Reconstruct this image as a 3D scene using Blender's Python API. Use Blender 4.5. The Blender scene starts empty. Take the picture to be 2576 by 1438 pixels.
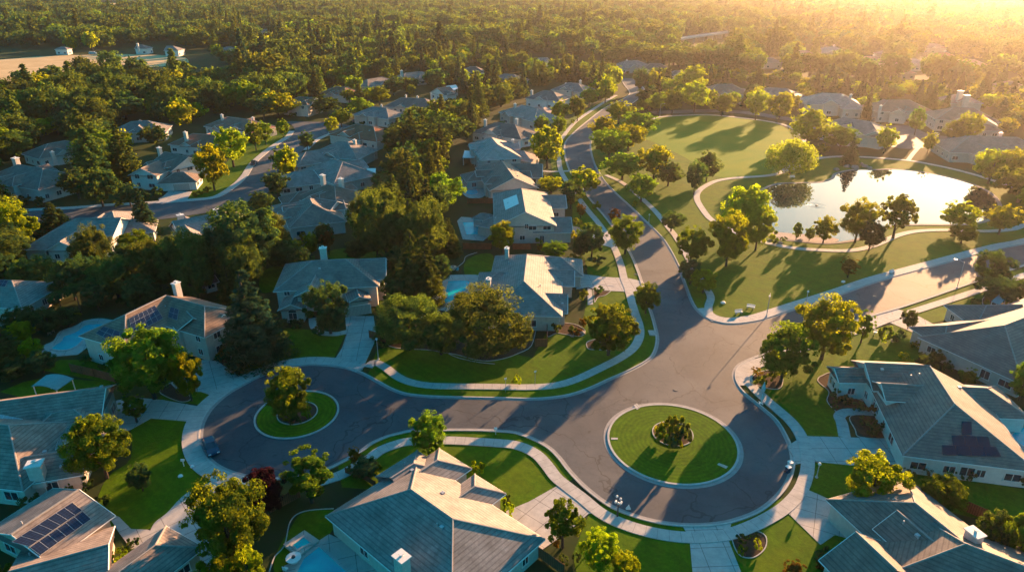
import bpy, bmesh, math, random
import numpy as np
from mathutils import Vector, Matrix
from mathutils.geometry import tessellate_polygon
R = math.radians
random.seed(7)
S = bpy.context.scene
COL = S.collection
# ---------------------------------------------------------------- camera: 66 m up, 24 mm lens, tilted 24.7 degrees down
CX, CY, FPX, PH, CH = 1288.0, 719.0, 1717.0, R(24.74), 66.0
cP, sP = math.cos(PH), math.sin(PH)
def ray(x, y):
    u, v = (x - CX) / FPX, (y - CY) / FPX
    return Vector((u, cP - v * sP, -sP - v * cP))
def G(x, y, z=0.0):
    d = ray(x, y)
    t = (z - CH) / d.z
    return Vector((d.x * t, d.y * t, z))
def proj(p):
    dz = p[2] - CH
    f = p[1] * cP - dz * sP
    up = p[1] * sP + dz * cP
    if f < 1: f = 1
    return (CX + FPX * p[0] / f, CY - FPX * up / f)
def pxm(x, y):                      # pixels per metre at a ground point
    g = G(x, y)
    return FPX / (g.y * cP + CH * sP)
def T(r, c, pts):                   # survey tile coordinates -> frame coordinates
    return [(c * 644 + p[0] / 4.0, r * 359.5 + p[1] / 4.0) for p in pts]
SUN_AZ, SUN_EL = R(36.0), R(10.2)
SUND = Vector((math.sin(SUN_AZ) * math.cos(SUN_EL), math.cos(SUN_AZ) * math.cos(SUN_EL), math.sin(SUN_EL)))
cam = bpy.data.objects.new('camera', bpy.data.cameras.new('camera'))
COL.objects.link(cam)
cam.location = (0, 0, CH)
cam.rotation_euler = (math.pi / 2 - PH, 0, 0)
cam.data.sensor_width = 36
cam.data.lens = 36 * FPX / 2576
cam.data.clip_end = 20000
S.camera = cam
sun = bpy.data.objects.new('sun', bpy.data.lights.new('sun', 'SUN'))
COL.objects.link(sun)
sun.location = SUND * 300
sun.rotation_euler = SUND.to_track_quat('Z', 'Y').to_euler()
sun.data.energy = 5.0
sun.data.angle = R(0.5)
sun.data.color = (1.0, 0.545, 0.255)
S.view_settings.view_transform = 'Standard'
S.view_settings.look = 'None'
S.view_settings.gamma = 1
S.view_settings.exposure = 2.2
S.view_settings.use_curve_mapping = False
cy = S.cycles
cy.max_bounces = 5
cy.diffuse_bounces = 1
cy.glossy_bounces = 3
cy.transmission_bounces = 3
cy.volume_bounces = 0
cy.use_adaptive_sampling = True
cy.adaptive_threshold = 0.02
cy.caustics_reflective = False
cy.caustics_refractive = False
# ---------------------------------------------------------------- world: clear evening sky, warm around the sun, teal blue elsewhere
wd = bpy.data.worlds.new('World'); S.world = wd; wd.use_nodes = True
nt = wd.node_tree; nt.nodes.clear()
def N(nt, typ, **kw):
    n = nt.nodes.new(typ)
    for k, v in kw.items():
        if k.startswith('i_'):
            n.inputs[k[2:].replace('_', ' ')].default_value = v
        else: setattr(n, k, v)
    return n
sk = N(nt, 'ShaderNodeTexSky', sky_type='NISHITA', sun_disc=False, sun_elevation=SUN_EL, sun_rotation=SUN_AZ, air_density=1.2, dust_density=1.5, ozone_density=2.5)
tc = N(nt, 'ShaderNodeTexCoord')
dot = N(nt, 'ShaderNodeVectorMath', operation='DOT_PRODUCT'); dot.inputs[1].default_value = SUND
nt.links.new(tc.outputs['Generated'], dot.inputs[0])
rp = N(nt, 'ShaderNodeValToRGB')
rp.color_ramp.elements[0].position = 0.5; rp.color_ramp.elements[0].color = (0.05, 0.62, 0.74, 1)
rp.color_ramp.elements[1].position = 0.985; rp.color_ramp.elements[1].color = (0.56, 0.58, 0.60, 1)
e = rp.color_ramp.elements.new(0.86); e.color = (0.22, 0.72, 0.85, 1)
nt.links.new(dot.outputs['Value'], rp.inputs[0])
mx = N(nt, 'ShaderNodeMix', data_type='RGBA', blend_type='MULTIPLY'); mx.inputs[0].default_value = 1
nt.links.new(sk.outputs[0], mx.inputs[6]); nt.links.new(rp.outputs[0], mx.inputs[7])
bg = N(nt, 'ShaderNodeBackground', i_Strength=0.093)
nt.links.new(mx.outputs[2], bg.inputs[0])
wo = N(nt, 'ShaderNodeOutputWorld'); nt.links.new(bg.outputs[0], wo.inputs[0])
# ---------------------------------------------------------------- materials
MATS = {}
def rgba(c): return (c[0], c[1], c[2], 1)
def mat(name, c1, c2=None, scale=1.0, rough=0.8, spec=0.3, bump=0.0, pat=None, coord='pos', contrast=(0.35, 0.65), metal=0.0, big=None, sheen=0):
    """noise-mixed colour, plus an optional pattern: 'tiles' 'joints' 'stripes' 'rings' 'cells' 'boards' (UV in metres)"""
    if name in MATS: return MATS[name]
    m = bpy.data.materials.new(name); m.use_nodes = True
    nt = m.node_tree; L = nt.links.new
    b = nt.nodes['Principled BSDF']
    b.inputs['Roughness'].default_value = rough
    b.inputs['Specular IOR Level'].default_value = spec
    b.inputs['Metallic'].default_value = metal
    c2 = c2 or tuple(x * 0.75 for x in c1)
    if coord == 'pos':
        g = N(nt, 'ShaderNodeNewGeometry'); vec = g.outputs['Position']
    else:
        g = N(nt, 'ShaderNodeTexCoord'); vec = g.outputs['Object']
    no = N(nt, 'ShaderNodeTexNoise', i_Scale=scale, i_Detail=5.0, i_Roughness=0.65); L(vec, no.inputs['Vector'])
    cr = N(nt, 'ShaderNodeMapRange'); cr.inputs[1].default_value, cr.inputs[2].default_value = contrast; L(no.outputs[0], cr.inputs[0])
    mix = N(nt, 'ShaderNodeMix', data_type='RGBA'); mix.inputs[6].default_value = rgba(c1); mix.inputs[7].default_value = rgba(c2)
    L(cr.outputs[0], mix.inputs[0])
    col = mix.outputs[2]
    hgt = no.outputs[0]
    if big:                         # broad patches of wear: (colour, scale, lo, hi)
        n2 = N(nt, 'ShaderNodeTexNoise', i_Scale=big[1], i_Detail=4.0, i_Roughness=0.6, i_Distortion=0.6); L(vec, n2.inputs['Vector'])
        r2 = N(nt, 'ShaderNodeMapRange'); r2.inputs[1].default_value, r2.inputs[2].default_value = big[2], big[3]; L(n2.outputs[0], r2.inputs[0])
        m2 = N(nt, 'ShaderNodeMix', data_type='RGBA'); m2.inputs[7].default_value = rgba(big[0]); L(r2.outputs[0], m2.inputs[0]); L(col, m2.inputs[6]); col = m2.outputs[2]
    def mult(col, fac, dark):
        mm = N(nt, 'ShaderNodeMix', data_type='RGBA', blend_type='MULTIPLY'); mm.inputs[7].default_value = rgba(dark)
        L(fac, mm.inputs[0]); L(col, mm.inputs[6]); return mm.outputs[2]
    def line(sock, per, wdt):       # 1 inside a line of width wdt every per metres
        a = N(nt, 'ShaderNodeMath', operation='DIVIDE'); a.inputs[1].default_value = per; L(sock, a.inputs[0])
        f = N(nt, 'ShaderNodeMath', operation='FRACT'); L(a.outputs[0], f.inputs[0])
        c = N(nt, 'ShaderNodeMath', operation='LESS_THAN'); c.inputs[1].default_value = wdt / per; L(f.outputs[0], c.inputs[0])
        return c.outputs[0], f.outputs[0]
    if pat in ('tiles', 'joints', 'cells', 'boards'):
        uv = N(nt, 'ShaderNodeUVMap'); sp = N(nt, 'ShaderNodeSeparateXYZ'); L(uv.outputs[0], sp.inputs[0])
        U, V = sp.outputs[0], sp.outputs[1]
        if pat == 'tiles':
            lc, fr = line(V, 0.55, 0.15)
            col = mult(col, lc, (0.70, 0.70, 0.72))
            br = N(nt, 'ShaderNodeTexBrick', i_Scale=1.0, offset=0.5); br.inputs['Color1'].default_value = (0.78, 0.78, 0.8, 1); br.inputs['Color2'].default_value = (1.12, 1.1, 1.08, 1)
            br.inputs['Mortar'].default_value = (0.75, 0.75, 0.75, 1); br.inputs['Mortar Size'].default_value = 0.02
            br.inputs['Brick Width'].default_value = 0.55; br.inputs['Row Height'].default_value = 0.31
            L(uv.outputs[0], br.inputs['Vector'])
            m3 = N(nt, 'ShaderNodeMix', data_type='RGBA', blend_type='MULTIPLY'); m3.inputs[0].default_value = 0.75; L(col, m3.inputs[6]); L(br.outputs[0], m3.inputs[7]); col = m3.outputs[2]
            hgt = fr
        elif pat == 'joints':
            lc, _ = line(U, 3.0, 0.09); col = mult(col, lc, (0.45, 0.45, 0.45))
            lc, _ = line(V, 3.0, 0.09); col = mult(col, lc, (0.45, 0.45, 0.45))
        elif pat == 'cells':
            lc, _ = line(U, 0.33, 0.04); col = mult(col, lc, (2.0, 2.0, 2.0))
            lc, _ = line(V, 0.33, 0.04); col = mult(col, lc, (2.0, 2.0, 2.0))
        elif pat == 'boards':
            lc, _ = line(U, 0.28, 0.06); col = mult(col, lc, (0.4, 0.4, 0.4))
    if pat == 'tiles':
        oi = N(nt, 'ShaderNodeObjectInfo'); hs = N(nt, 'ShaderNodeHueSaturation'); a1 = N(nt, 'ShaderNodeMapRange'); a1.inputs[3].default_value, a1.inputs[4].default_value = 0.78, 1.22
        L(oi.outputs['Random'], a1.inputs[0]); L(a1.outputs[0], hs.inputs['Value']); a2 = N(nt, 'ShaderNodeMapRange'); a2.inputs[3].default_value, a2.inputs[4].default_value = 1.5, 0.6
        L(oi.outputs['Random'], a2.inputs[0]); L(a2.outputs[0], hs.inputs['Saturation']); L(col, hs.inputs['Color']); col = hs.outputs[0]
        sn = N(nt, 'ShaderNodeTexNoise', i_Scale=0.28, i_Detail=6.0, i_Roughness=0.7); L(vec, sn.inputs['Vector']); sr = N(nt, 'ShaderNodeMapRange'); sr.inputs[1].default_value, sr.inputs[2].default_value = 0.5, 0.75
        L(sn.outputs[0], sr.inputs[0]); col = mult(col, sr.outputs[0], (0.74, 0.72, 0.70))
    if pat == 'street':
        def crack(scale, width, dark, dist):
            nn = N(nt, 'ShaderNodeTexNoise', i_Scale=scale * 2.5, i_Detail=3.0); L(vec, nn.inputs['Vector'])
            ad = N(nt, 'ShaderNodeVectorMath', operation='MULTIPLY_ADD'); ad.inputs[1].default_value = (dist, dist, 0); L(nn.outputs['Color'], ad.inputs[0]); L(vec, ad.inputs[2])
            vo = N(nt, 'ShaderNodeTexVoronoi', feature='DISTANCE_TO_EDGE', i_Scale=scale); L(ad.outputs[0], vo.inputs['Vector'])
            lt = N(nt, 'ShaderNodeMath', operation='LESS_THAN'); lt.inputs[1].default_value = width; L(vo.outputs['Distance'], lt.inputs[0]); return mult(col, lt.outputs[0], dark)
        col = crack(0.07, 0.006, (0.55, 0.55, 0.56), 9.0); col = crack(0.22, 0.010, (0.8, 0.8, 0.8), 3.0)
        wn = N(nt, 'ShaderNodeTexNoise', i_Scale=0.045, i_Detail=5.0, i_Roughness=0.55, i_Distortion=1.8); L(vec, wn.inputs['Vector'])
        wr_ = N(nt, 'ShaderNodeMapRange'); wr_.inputs[1].default_value, wr_.inputs[2].default_value = 0.46, 0.60; L(wn.outputs[0], wr_.inputs[0]); col = mult(col, wr_.outputs[0], (0.80, 0.80, 0.82))
        on = N(nt, 'ShaderNodeTexNoise', i_Scale=0.55, i_Detail=2.0); L(vec, on.inputs['Vector']); orr = N(nt, 'ShaderNodeMapRange'); orr.inputs[1].default_value, orr.inputs[2].default_value = 0.70, 0.76; L(on.outputs[0], orr.inputs[0]); col = mult(col, orr.outputs[0], (0.6, 0.6, 0.6))
    if pat in ('stripes', 'rings'):
        pn = N(nt, 'ShaderNodeTexNoise', i_Scale=0.5, i_Detail=6.0, i_Roughness=0.75); L(vec, pn.inputs['Vector']); pr = N(nt, 'ShaderNodeMapRange'); pr.inputs[1].default_value, pr.inputs[2].default_value = 0.42, 0.68
        L(pn.outputs[0], pr.inputs[0]); col = mult(col, pr.outputs[0], (0.70, 0.66, 0.9))
        wv = N(nt, 'ShaderNodeTexWave', wave_type='BANDS' if pat == 'stripes' else 'RINGS', i_Scale=0.33 if pat == 'stripes' else 0.42, i_Distortion=3.5, i_Detail=2.0)
        if pat == 'stripes': wv.bands_direction = 'DIAGONAL'; L(vec, wv.inputs['Vector'])
        else:
            wv.rings_direction = 'Z'; t2 = N(nt, 'ShaderNodeTexCoord'); L(t2.outputs['Object'], wv.inputs['Vector'])
        w2 = N(nt, 'ShaderNodeMath', operation='MULTIPLY'); w2.inputs[1].default_value = 0.3 if pat == 'stripes' else 0.8; L(wv.outputs['Fac'], w2.inputs[0])
        col = mult(col, w2.outputs[0], (0.62, 0.72, 0.6))
    L(col, b.inputs['Base Color'])
    if sheen:
        b.inputs['Sheen Weight'].default_value = sheen; b.inputs['Sheen Roughness'].default_value = 0.4; b.inputs['Sheen Tint'].default_value = (0.9, 1.0, 0.15, 1)
    if bump:
        bp = N(nt, 'ShaderNodeBump', i_Strength=bump, i_Distance=0.08); L(hgt, bp.inputs['Height']); L(bp.outputs[0], b.inputs['Normal'])
    MATS[name] = m
    return m
def leafmat(name, c, tr, var=0.35, mixf=0.5):
    m = bpy.data.materials.new(name); m.use_nodes = True
    nt = m.node_tree; nt.nodes.clear(); L = nt.links.new
    o = N(nt, 'ShaderNodeOutputMaterial'); ob = N(nt, 'ShaderNodeObjectInfo'); tcx = N(nt, 'ShaderNodeTexCoord')
    no = N(nt, 'ShaderNodeTexNoise', i_Scale=0.9, i_Detail=3.0); L(tcx.outputs['Object'], no.inputs['Vector'])
    def tint(base):
        hs = N(nt, 'ShaderNodeHueSaturation'); hs.inputs['Color'].default_value = rgba(base)
        a = N(nt, 'ShaderNodeMapRange'); a.inputs[3].default_value, a.inputs[4].default_value = 0.475, 0.525; L(ob.outputs['Random'], a.inputs[0]); L(a.outputs[0], hs.inputs['Hue'])
        v = N(nt, 'ShaderNodeMapRange'); v.inputs[1].default_value, v.inputs[2].default_value = 0.3, 0.7
        v.inputs[3].default_value, v.inputs[4].default_value = 1 - var, 1 + var; L(no.outputs[0], v.inputs[0])
        w = N(nt, 'ShaderNodeMapRange'); w.inputs[3].default_value, w.inputs[4].default_value = 0.75, 1.25; L(ob.outputs['Random'], w.inputs[0])
        k = N(nt, 'ShaderNodeMath', operation='MULTIPLY'); L(v.outputs[0], k.inputs[0]); L(w.outputs[0], k.inputs[1]); L(k.outputs[0], hs.inputs['Value'])
        return hs.outputs[0]
    d = N(nt, 'ShaderNodeBsdfDiffuse'); t = N(nt, 'ShaderNodeBsdfTranslucent'); L(tint(c), d.inputs[0]); L(tint(tr), t.inputs[0])
    mx = N(nt, 'ShaderNodeMixShader'); mx.inputs[0].default_value = mixf; L(d.outputs[0], mx.inputs[1]); L(t.outputs[0], mx.inputs[2])
    L(mx.outputs[0], o.inputs[0])
    MATS[name] = m; return m
ROOF_G = mat('roof_tile_grey', (0.272, 0.220, 0.190), (0.188, 0.150, 0.130), 0.5, 0.75, 0.3, 0.35, 'tiles')
ROOF_D = mat('roof_tile_slate', (0.225, 0.190, 0.172), (0.155, 0.130, 0.118), 0.5, 0.75, 0.3, 0.35, 'tiles')
ROOF_B = mat('roof_tile_brown', (0.30, 0.22, 0.17), (0.19, 0.13, 0.10), 0.6, 0.8, 0.25, 0.35, 'tiles')
ROOF_P = mat('roof_tile_clay', (0.44, 0.25, 0.20), (0.33, 0.19, 0.155), 0.5, 0.8, 0.25, 0.3, 'tiles')
CAP = mat('ridge_tile', (0.34, 0.31, 0.29), None, 3, 0.8)
STUC = mat('stucco_cream', (0.55, 0.50, 0.44), (0.45, 0.41, 0.37), 1.5, 0.9, 0.2, 0.2)
STUCW = mat('stucco_white', (0.68, 0.66, 0.62), (0.58, 0.57, 0.54), 1.5, 0.9, 0.2, 0.2)
STUCT = mat('stucco_tan', (0.50, 0.40, 0.31), (0.42, 0.33, 0.26), 1.5, 0.9, 0.2, 0.2)
TRIM = mat('white_trim', (0.75, 0.73, 0.70), (0.66, 0.65, 0.62), 3, 0.6)
GLASS = mat('window_glass', (0.02, 0.06, 0.085), (0.012, 0.03, 0.045), 0.7, 0.08, 0.8)
GDOOR = mat('garage_door_paint', (0.50, 0.47, 0.42), (0.45, 0.42, 0.38), 2, 0.6, pat='boards')
BRICKM = mat('chimney_stucco', (0.60, 0.55, 0.50), (0.48, 0.44, 0.40), 2.5, 0.9, 0.2, 0.3)
DARKM = mat('dark_metal', (0.05, 0.05, 0.055), None, 3, 0.45, 0.5)
GREYM = mat('galvanised_metal', (0.45, 0.45, 0.46), (0.35, 0.35, 0.36), 4, 0.4, 0.5)
PANEL = mat('solar_cell', (0.012, 0.022, 0.05), (0.008, 0.014, 0.035), 2, 0.45, 0.35, pat='cells')
ASPH = mat('asphalt', (0.074, 0.084, 0.098), (0.058, 0.067, 0.080), 1.6, 0.76, 0.28, 0.12, 'street', big=((0.108, 0.112, 0.118), 0.09, 0.42, 0.72))
CONC = mat('concrete', (0.50, 0.465, 0.43), (0.40, 0.375, 0.35), 1.1, 0.85, 0.3, 0.1, 'joints', big=((0.33, 0.31, 0.29), 0.35, 0.5, 0.8))
CURBM = mat('kerb_concrete', (0.48, 0.46, 0.43), (0.38, 0.36, 0.34), 1.5, 0.85)
GUTM = mat('gutter_concrete', (0.33, 0.31, 0.30), (0.26, 0.25, 0.24), 1.2, 0.85)
LAWN = mat('mown_grass', (0.090, 0.170, 0.002), (0.056, 0.120, 0.002), 2.5, 0.95, 0.1, 0.5, 'stripes', big=((0.120, 0.160, 0.004), 0.12, 0.45, 0.8), sheen=0.0)
LAWNR = mat('mown_grass_rings', (0.100, 0.190, 0.002), (0.062, 0.130, 0.002), 2.5, 0.95, 0.1, 0.5, 'rings', coord='pos', sheen=0.0)
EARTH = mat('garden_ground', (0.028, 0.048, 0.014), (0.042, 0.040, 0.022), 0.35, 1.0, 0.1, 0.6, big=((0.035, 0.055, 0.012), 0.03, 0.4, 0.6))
MULCH = mat('bark_mulch', (0.085, 0.055, 0.035), (0.05, 0.033, 0.022), 3, 1.0, 0.1, 0.6)
STRAW = mat('dry_grass', (0.66, 0.47, 0.25), (0.52, 0.36, 0.18), 0.05, 1.0, 0.1, 0.3)
BARK = mat('bark', (0.10, 0.075, 0.055), (0.06, 0.045, 0.035), 4, 1.0, 0.1, 0.5, coord='obj')
WOODF = mat('redwood_fence', (0.26, 0.10, 0.05), (0.17, 0.07, 0.035), 1.2, 0.9, 0.2, 0.2, 'boards')
WHITE = mat('white_paint', (0.8, 0.79, 0.77), (0.72, 0.71, 0.69), 2, 0.5)
POOLM = mat('pool_water', (0.004, 0.52, 0.56), (0.003, 0.36, 0.46), 0.3, 0.15, 0.1, 0.03)
BPAN = mat('black_solar_cell', (0.002, 0.045, 0.075), None, 2, 0.9, 0.0)
PONDM = mat('pond_water', (0.02, 0.035, 0.03), (0.015, 0.03, 0.028), 0.3, 0.03, 0.55)
ROCK = mat('rock', (0.36, 0.31, 0.27), (0.22, 0.19, 0.17), 2, 0.95, 0.2, 0.6)
STONEW = mat('stone_veneer', (0.42, 0.39, 0.36), (0.18, 0.16, 0.15), 3.2, 0.95, 0.2, 0.6, contrast=(0.45, 0.55))
# ---------------------------------------------------------------- object helpers
def mesh(name, V, F, m, parent=None, org=None, uv=None, smooth=False):
    """V in world coordinates; org = world origin of the thing it belongs to"""
    me = bpy.data.meshes.new(name)
    o3 = org or (0, 0, 0)
    me.from_pydata([(v[0] - o3[0], v[1] - o3[1], v[2] - o3[2]) for v in V], [], F)
    if uv:
        l = me.uv_layers.new(name='UVMap')
        k = 0
        for f in uv:
            for q in f: l.data[k].uv = q; k += 1
    if smooth: me.polygons.foreach_set('use_smooth', [True] * len(me.polygons))
    me.materials.append(m)
    o = bpy.data.objects.new(name, me); COL.objects.link(o)
    if parent: o.parent = parent
    elif org: o.location = org
    return o
def tag(o, label=None, cat=None, group=None, kind=None):
    if label: o['label'] = label
    if cat: o['category'] = cat
    if group: o['group'] = group
    if kind: o['kind'] = kind
    return o
def empty(name, loc, rz=0):
    o = bpy.data.objects.new(name, None); COL.objects.link(o)
    o.location = loc; o.rotation_euler = (0, 0, rz); o.empty_display_size = 0.5
    return o
def copy_tree(o, parent=None):
    c = o.copy(); COL.objects.link(c)
    if parent: c.parent = parent
    for ch in list(o.children): copy_tree(ch, c)
    return c
class MB:
    """collects shapes for ONE mesh"""
    def __init__(s): s.V = []; s.F = []; s.UV = []
    def poly(s, pts, uv=None):
        k = len(s.V); s.V += [tuple(p) for p in pts]; s.F.append(tuple(range(k, k + len(pts))))
        s.UV.append(uv or [(0.5, 0.5)] * len(pts))
    def box(s, c, d, rz=0, M=None):
        """c centre, d full size"""
        hx, hy, hz = d[0] / 2, d[1] / 2, d[2] / 2
        cr, sr = math.cos(rz), math.sin(rz)
        k = len(s.V)
        for z in (-hz, hz):
            for (x, y) in ((-hx, -hy), (hx, -hy), (hx, hy), (-hx, hy)):
                if M is not None:
                    s.V.append(tuple(M @ Vector((c[0] + x, c[1] + y, c[2] + z))))
                else: s.V.append((c[0] + x * cr - y * sr, c[1] + x * sr + y * cr, c[2] + z))
        for f, a, b in (((3, 2, 1, 0), d[0], d[1]), ((4, 5, 6, 7), d[0], d[1]), ((0, 1, 5, 4), d[0], d[2]), ((1, 2, 6, 5), d[1], d[2]), ((2, 3, 7, 6), d[0], d[2]), ((3, 0, 4, 7), d[1], d[2])):
            s.F.append(tuple(k + i for i in f)); s.UV.append([(0, 0), (a, 0), (a, b), (0, b)])
    def tube(s, pts, rad, n=8, cap=True):
        k0 = len(s.V)
        for i, p in enumerate(pts):
            p = Vector(p); q = Vector(pts[min(i + 1, len(pts) - 1)]); q0 = Vector(pts[max(i - 1, 0)])
            d = (q - q0); d = d.normalized() if d.length > 1e-6 else Vector((0, 0, 1))
            a = d.cross(Vector((0.31, 0.95, 0.07))).normalized(); b = d.cross(a)
            r = rad[i] if isinstance(rad, (list, tuple)) else rad
            for j in range(n):
                t = 2 * math.pi * j / n; s.V.append(tuple(p + a * (r * math.cos(t)) + b * (r * math.sin(t))))
        for i in range(len(pts) - 1):
            for j in range(n):
                a, b = k0 + i * n + j, k0 + i * n + (j + 1) % n
                s.F.append((a, b, b + n, a + n)); s.UV.append([(0, 0)] * 4)
        if cap:
            s.F.append(tuple(k0 + j for j in range(n))[::-1]); s.UV.append([(0, 0)] * n)
            e0 = k0 + (len(pts) - 1) * n
            s.F.append(tuple(e0 + j for j in range(n))); s.UV.append([(0, 0)] * n)
    def lathe(s, c, prof, n=16):
        s.tube([(c[0], c[1], c[2] + z) for r, z in prof], [max(r, 0.001) for r, z in prof], n)
    def ball(s, c, r, n=10, jit=0.0, sz=1.0, rnd=random):
        k0 = len(s.V); m = n // 2
        for i in range(m + 1):
            ph = math.pi * i / m
            for j in range(n):
                t = 2 * math.pi * j / n; q = r * (1 + jit * (rnd.random() - 0.5) * 2)
                s.V.append((c[0] + q * math.sin(ph) * math.cos(t), c[1] + q * math.sin(ph) * math.sin(t), c[2] + sz * q * math.cos(ph)))
        for i in range(m):
            for j in range(n):
                a, b = k0 + i * n + j, k0 + i * n + (j + 1) % n
                s.F.append((a, a + n, b + n, b)); s.UV.append([(0, 0)] * 4)
    def build(s, name, m, parent=None, org=None, smooth=False):
        return mesh(name, s.V, s.F, m, parent, org, s.UV, smooth)
def smooth2(pts, closed=False, n=6):
    """Catmull-Rom through plan points"""
    P = [Vector((p[0], p[1])) for p in pts]; out = []
    m = len(P)
    for i in range(m if closed else m - 1):
        if closed: p0, p1, p2, p3 = P[i - 1], P[i], P[(i + 1) % m], P[(i + 2) % m]
        else: p0, p1, p2, p3 = P[max(i - 1, 0)], P[i], P[i + 1], P[min(i + 2, m - 1)]
        for k in range(n):
            t = k / n
            out.append(0.5 * ((2 * p1) + (p2 - p0) * t + (2 * p0 - 5 * p1 + 4 * p2 - p3) * t * t + (3 * p1 - p0 - 3 * p2 + p3) * t ** 3))
    if not closed: out.append(P[-1])
    return out
def offset(pts, d, closed=False):   # d > 0: to the right of the direction of travel
    pts = [Vector((p[0], p[1])) for p in pts]; out = []; m = len(pts)
    for i in range(m):
        a = pts[i - 1] if (closed or i > 0) else pts[0]; b = pts[(i + 1) % m] if (closed or i < m - 1) else pts[-1]
        t = (b - a); t = t.normalized() if t.length > 1e-9 else Vector((1, 0))
        out.append(pts[i] + Vector((t.y, -t.x)) * d)
    return out
def slab(name, pts, z, m, rot=0.0, base=0.0, org=None, parent=None):
    """flat sheet with skirt from plan points"""
    V = [(p[0], p[1], z) for p in pts]; n = len(V)
    tri = tessellate_polygon([[Vector(v) for v in V]])
    c, s_ = math.cos(rot), math.sin(rot)
    F = []; UV = []
    def u(p): return (p[0] * c + p[1] * s_, -p[0] * s_ + p[1] * c)
    for t in tri:
        a, b, d = (Vector(V[i]) for i in t)
        if (b - a).cross(d - a).z < 0: t = (t[0], t[2], t[1])
        F.append(tuple(t)); UV.append([u(V[i]) for i in t])
    V2 = V + [(p[0], p[1], base - 0.02) for p in pts]
    for i in range(n):
        j = (i + 1) % n; F.append((i, j, j + n, i + n)); UV.append([(0.5, 0.5)] * 4)
    return mesh(name, V2, F, m, parent, org, UV)
def ribbon(name, pts, a, b, z, m, closed=False, base=0.0, org=None, parent=None):
    """strip between offsets a and b of a plan line, with skirts; UV u runs along it"""
    A, B = offset(pts, a, closed), offset(pts, b, closed)
    n = len(pts); V = []; F = []; UV = []
    for p, q in zip(A, B): V += [(p[0], p[1], z), (q[0], q[1], z), (p[0], p[1], base), (q[0], q[1], base)]
    s_ = 0
    for i in range(n if closed else n - 1):
        j = (i + 1) % n; k, l = 4 * i, 4 * j
        ln = (pts[j] - pts[i]).length
        F += [(k, l, l + 1, k + 1), (k, k + 2, l + 2, l), (k + 1, l + 1, l + 3, k + 3)]
        UV += [[(s_ * 2, 1), (s_ * 2 + ln * 2, 1), (s_ * 2 + ln * 2, 1), (s_ * 2, 1)], [(0.5, 0.5)] * 4, [(0.5, 0.5)] * 4]
        s_ += ln
    return mesh(name, V, F, m, parent, org, UV)
def gp(pts): return [G(*p) for p in pts]
# ================================================================ GROUND, STREETS, WATER
def st(o, lab): return tag(o, lab, None, None, 'structure')
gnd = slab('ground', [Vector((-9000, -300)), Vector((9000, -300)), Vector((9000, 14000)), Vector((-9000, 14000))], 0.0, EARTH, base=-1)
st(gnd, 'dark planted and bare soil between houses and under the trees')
# road edge, travelled with the asphalt on the left: main street down its west side, round the left bulb, round the right bulb, up the right street
E1 = [(1563, 196), (1572, 214), (1586, 236), (1560, 254), (1523, 272), (1480, 305), (1448, 332), (1425, 358), (1423, 385), (1428, 409), (1438, 434), (1463, 467), (1480, 492), (1503, 520), (1530, 552), (1560, 592), (1580, 622), (1596, 652), (1613, 695), (1628, 745), (1643, 790), (1652, 822), (1658, 855), (1650, 889), (1630, 911), (1588, 934), (1538, 956), (1488, 979), (1438, 996), (1388, 1004), (1338, 1007), (1288, 1006), (1244, 1005), (1144, 1003), (1069, 1000), (1019, 994), (981, 981), (944, 961), (906, 941), (869, 928), (819, 921), (769, 920), (719, 927), (681, 939), (644, 954), (612, 971), (575, 993), (540, 1024), (520, 1054), (511, 1084), (513, 1118), (530, 1150), (562, 1174), (606, 1190), (660, 1199), (740, 1196), (810, 1180), (856, 1160), (906, 1131), (931, 1113), (969, 1096), (1006, 1086), (1040, 1080), (1119, 1078), (1194, 1078), (1244, 1080), (1288, 1083), (1313, 1089), (1353, 1105), (1388, 1126), (1413, 1151), (1438, 1183), (1475, 1221), (1525, 1260), (1563, 1280), (1625, 1301), (1688, 1313), (1750, 1316), (1813, 1311), (1863, 1298), (1903, 1281), (1936, 1257), (1965, 1226), (1981, 1196), (1988, 1166), (1984, 1130), (1970, 1096), (1948, 1060), (1920, 1034), (1896, 1014), (1870, 993), (1851, 971), (1842, 949), (1845, 929), (1860, 913), (1890, 899), (1945, 879), (2010, 855), (2090, 827), (2177, 796), (2257, 773), (2332, 748), (2407, 722), (2480, 697), (2600, 657), (2760, 605)]
E2 = [(2760, 565), (2600, 610), (2520, 626), (2432, 649), (2319, 680), (2207, 711), (2107, 746), (2007, 778), (1932, 803), (1900, 811), (1850, 817), (1813, 814), (1778, 803), (1752, 783), (1735, 756), (1720, 716), (1702, 668), (1680, 625), (1658, 594), (1620, 556), (1583, 520), (1550, 490), (1520, 459), (1505, 435), (1494, 415), (1486, 388), (1483, 365), (1488, 348), (1502, 322), (1530, 298), (1570, 272), (1600, 252), (1620, 230), (1608, 212), (1590, 198)]
e1 = smooth2(gp(E1), n=4); e2 = smooth2(gp(E2), n=4)
st(slab('road', e1 + e2, 0.04, ASPH), 'asphalt street with two round turning bulbs and a curving branch by the park')
for nm, e in (('a', e1), ('b', e2)):
    st(ribbon('gutter', e, -0.05, 0.42, 0.055, GUTM), 'flat concrete gutter between asphalt and kerb, ' + ('house side' if nm == 'a' else 'park side'))
    st(ribbon('kerb', e, 0.42, 0.68, 0.17, CURBM), 'raised pale concrete kerb along the street, ' + ('house side' if nm == 'a' else 'park side'))
def sub(e, a, b):
    """the stretch of a road edge between two frame points"""
    i = min(range(len(e)), key=lambda k: (e[k] - G(*a).to_2d()).length); j = min(range(len(e)), key=lambda k: (e[k] - G(*b).to_2d()).length)
    return e[min(i, j):max(i, j) + 1]
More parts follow.
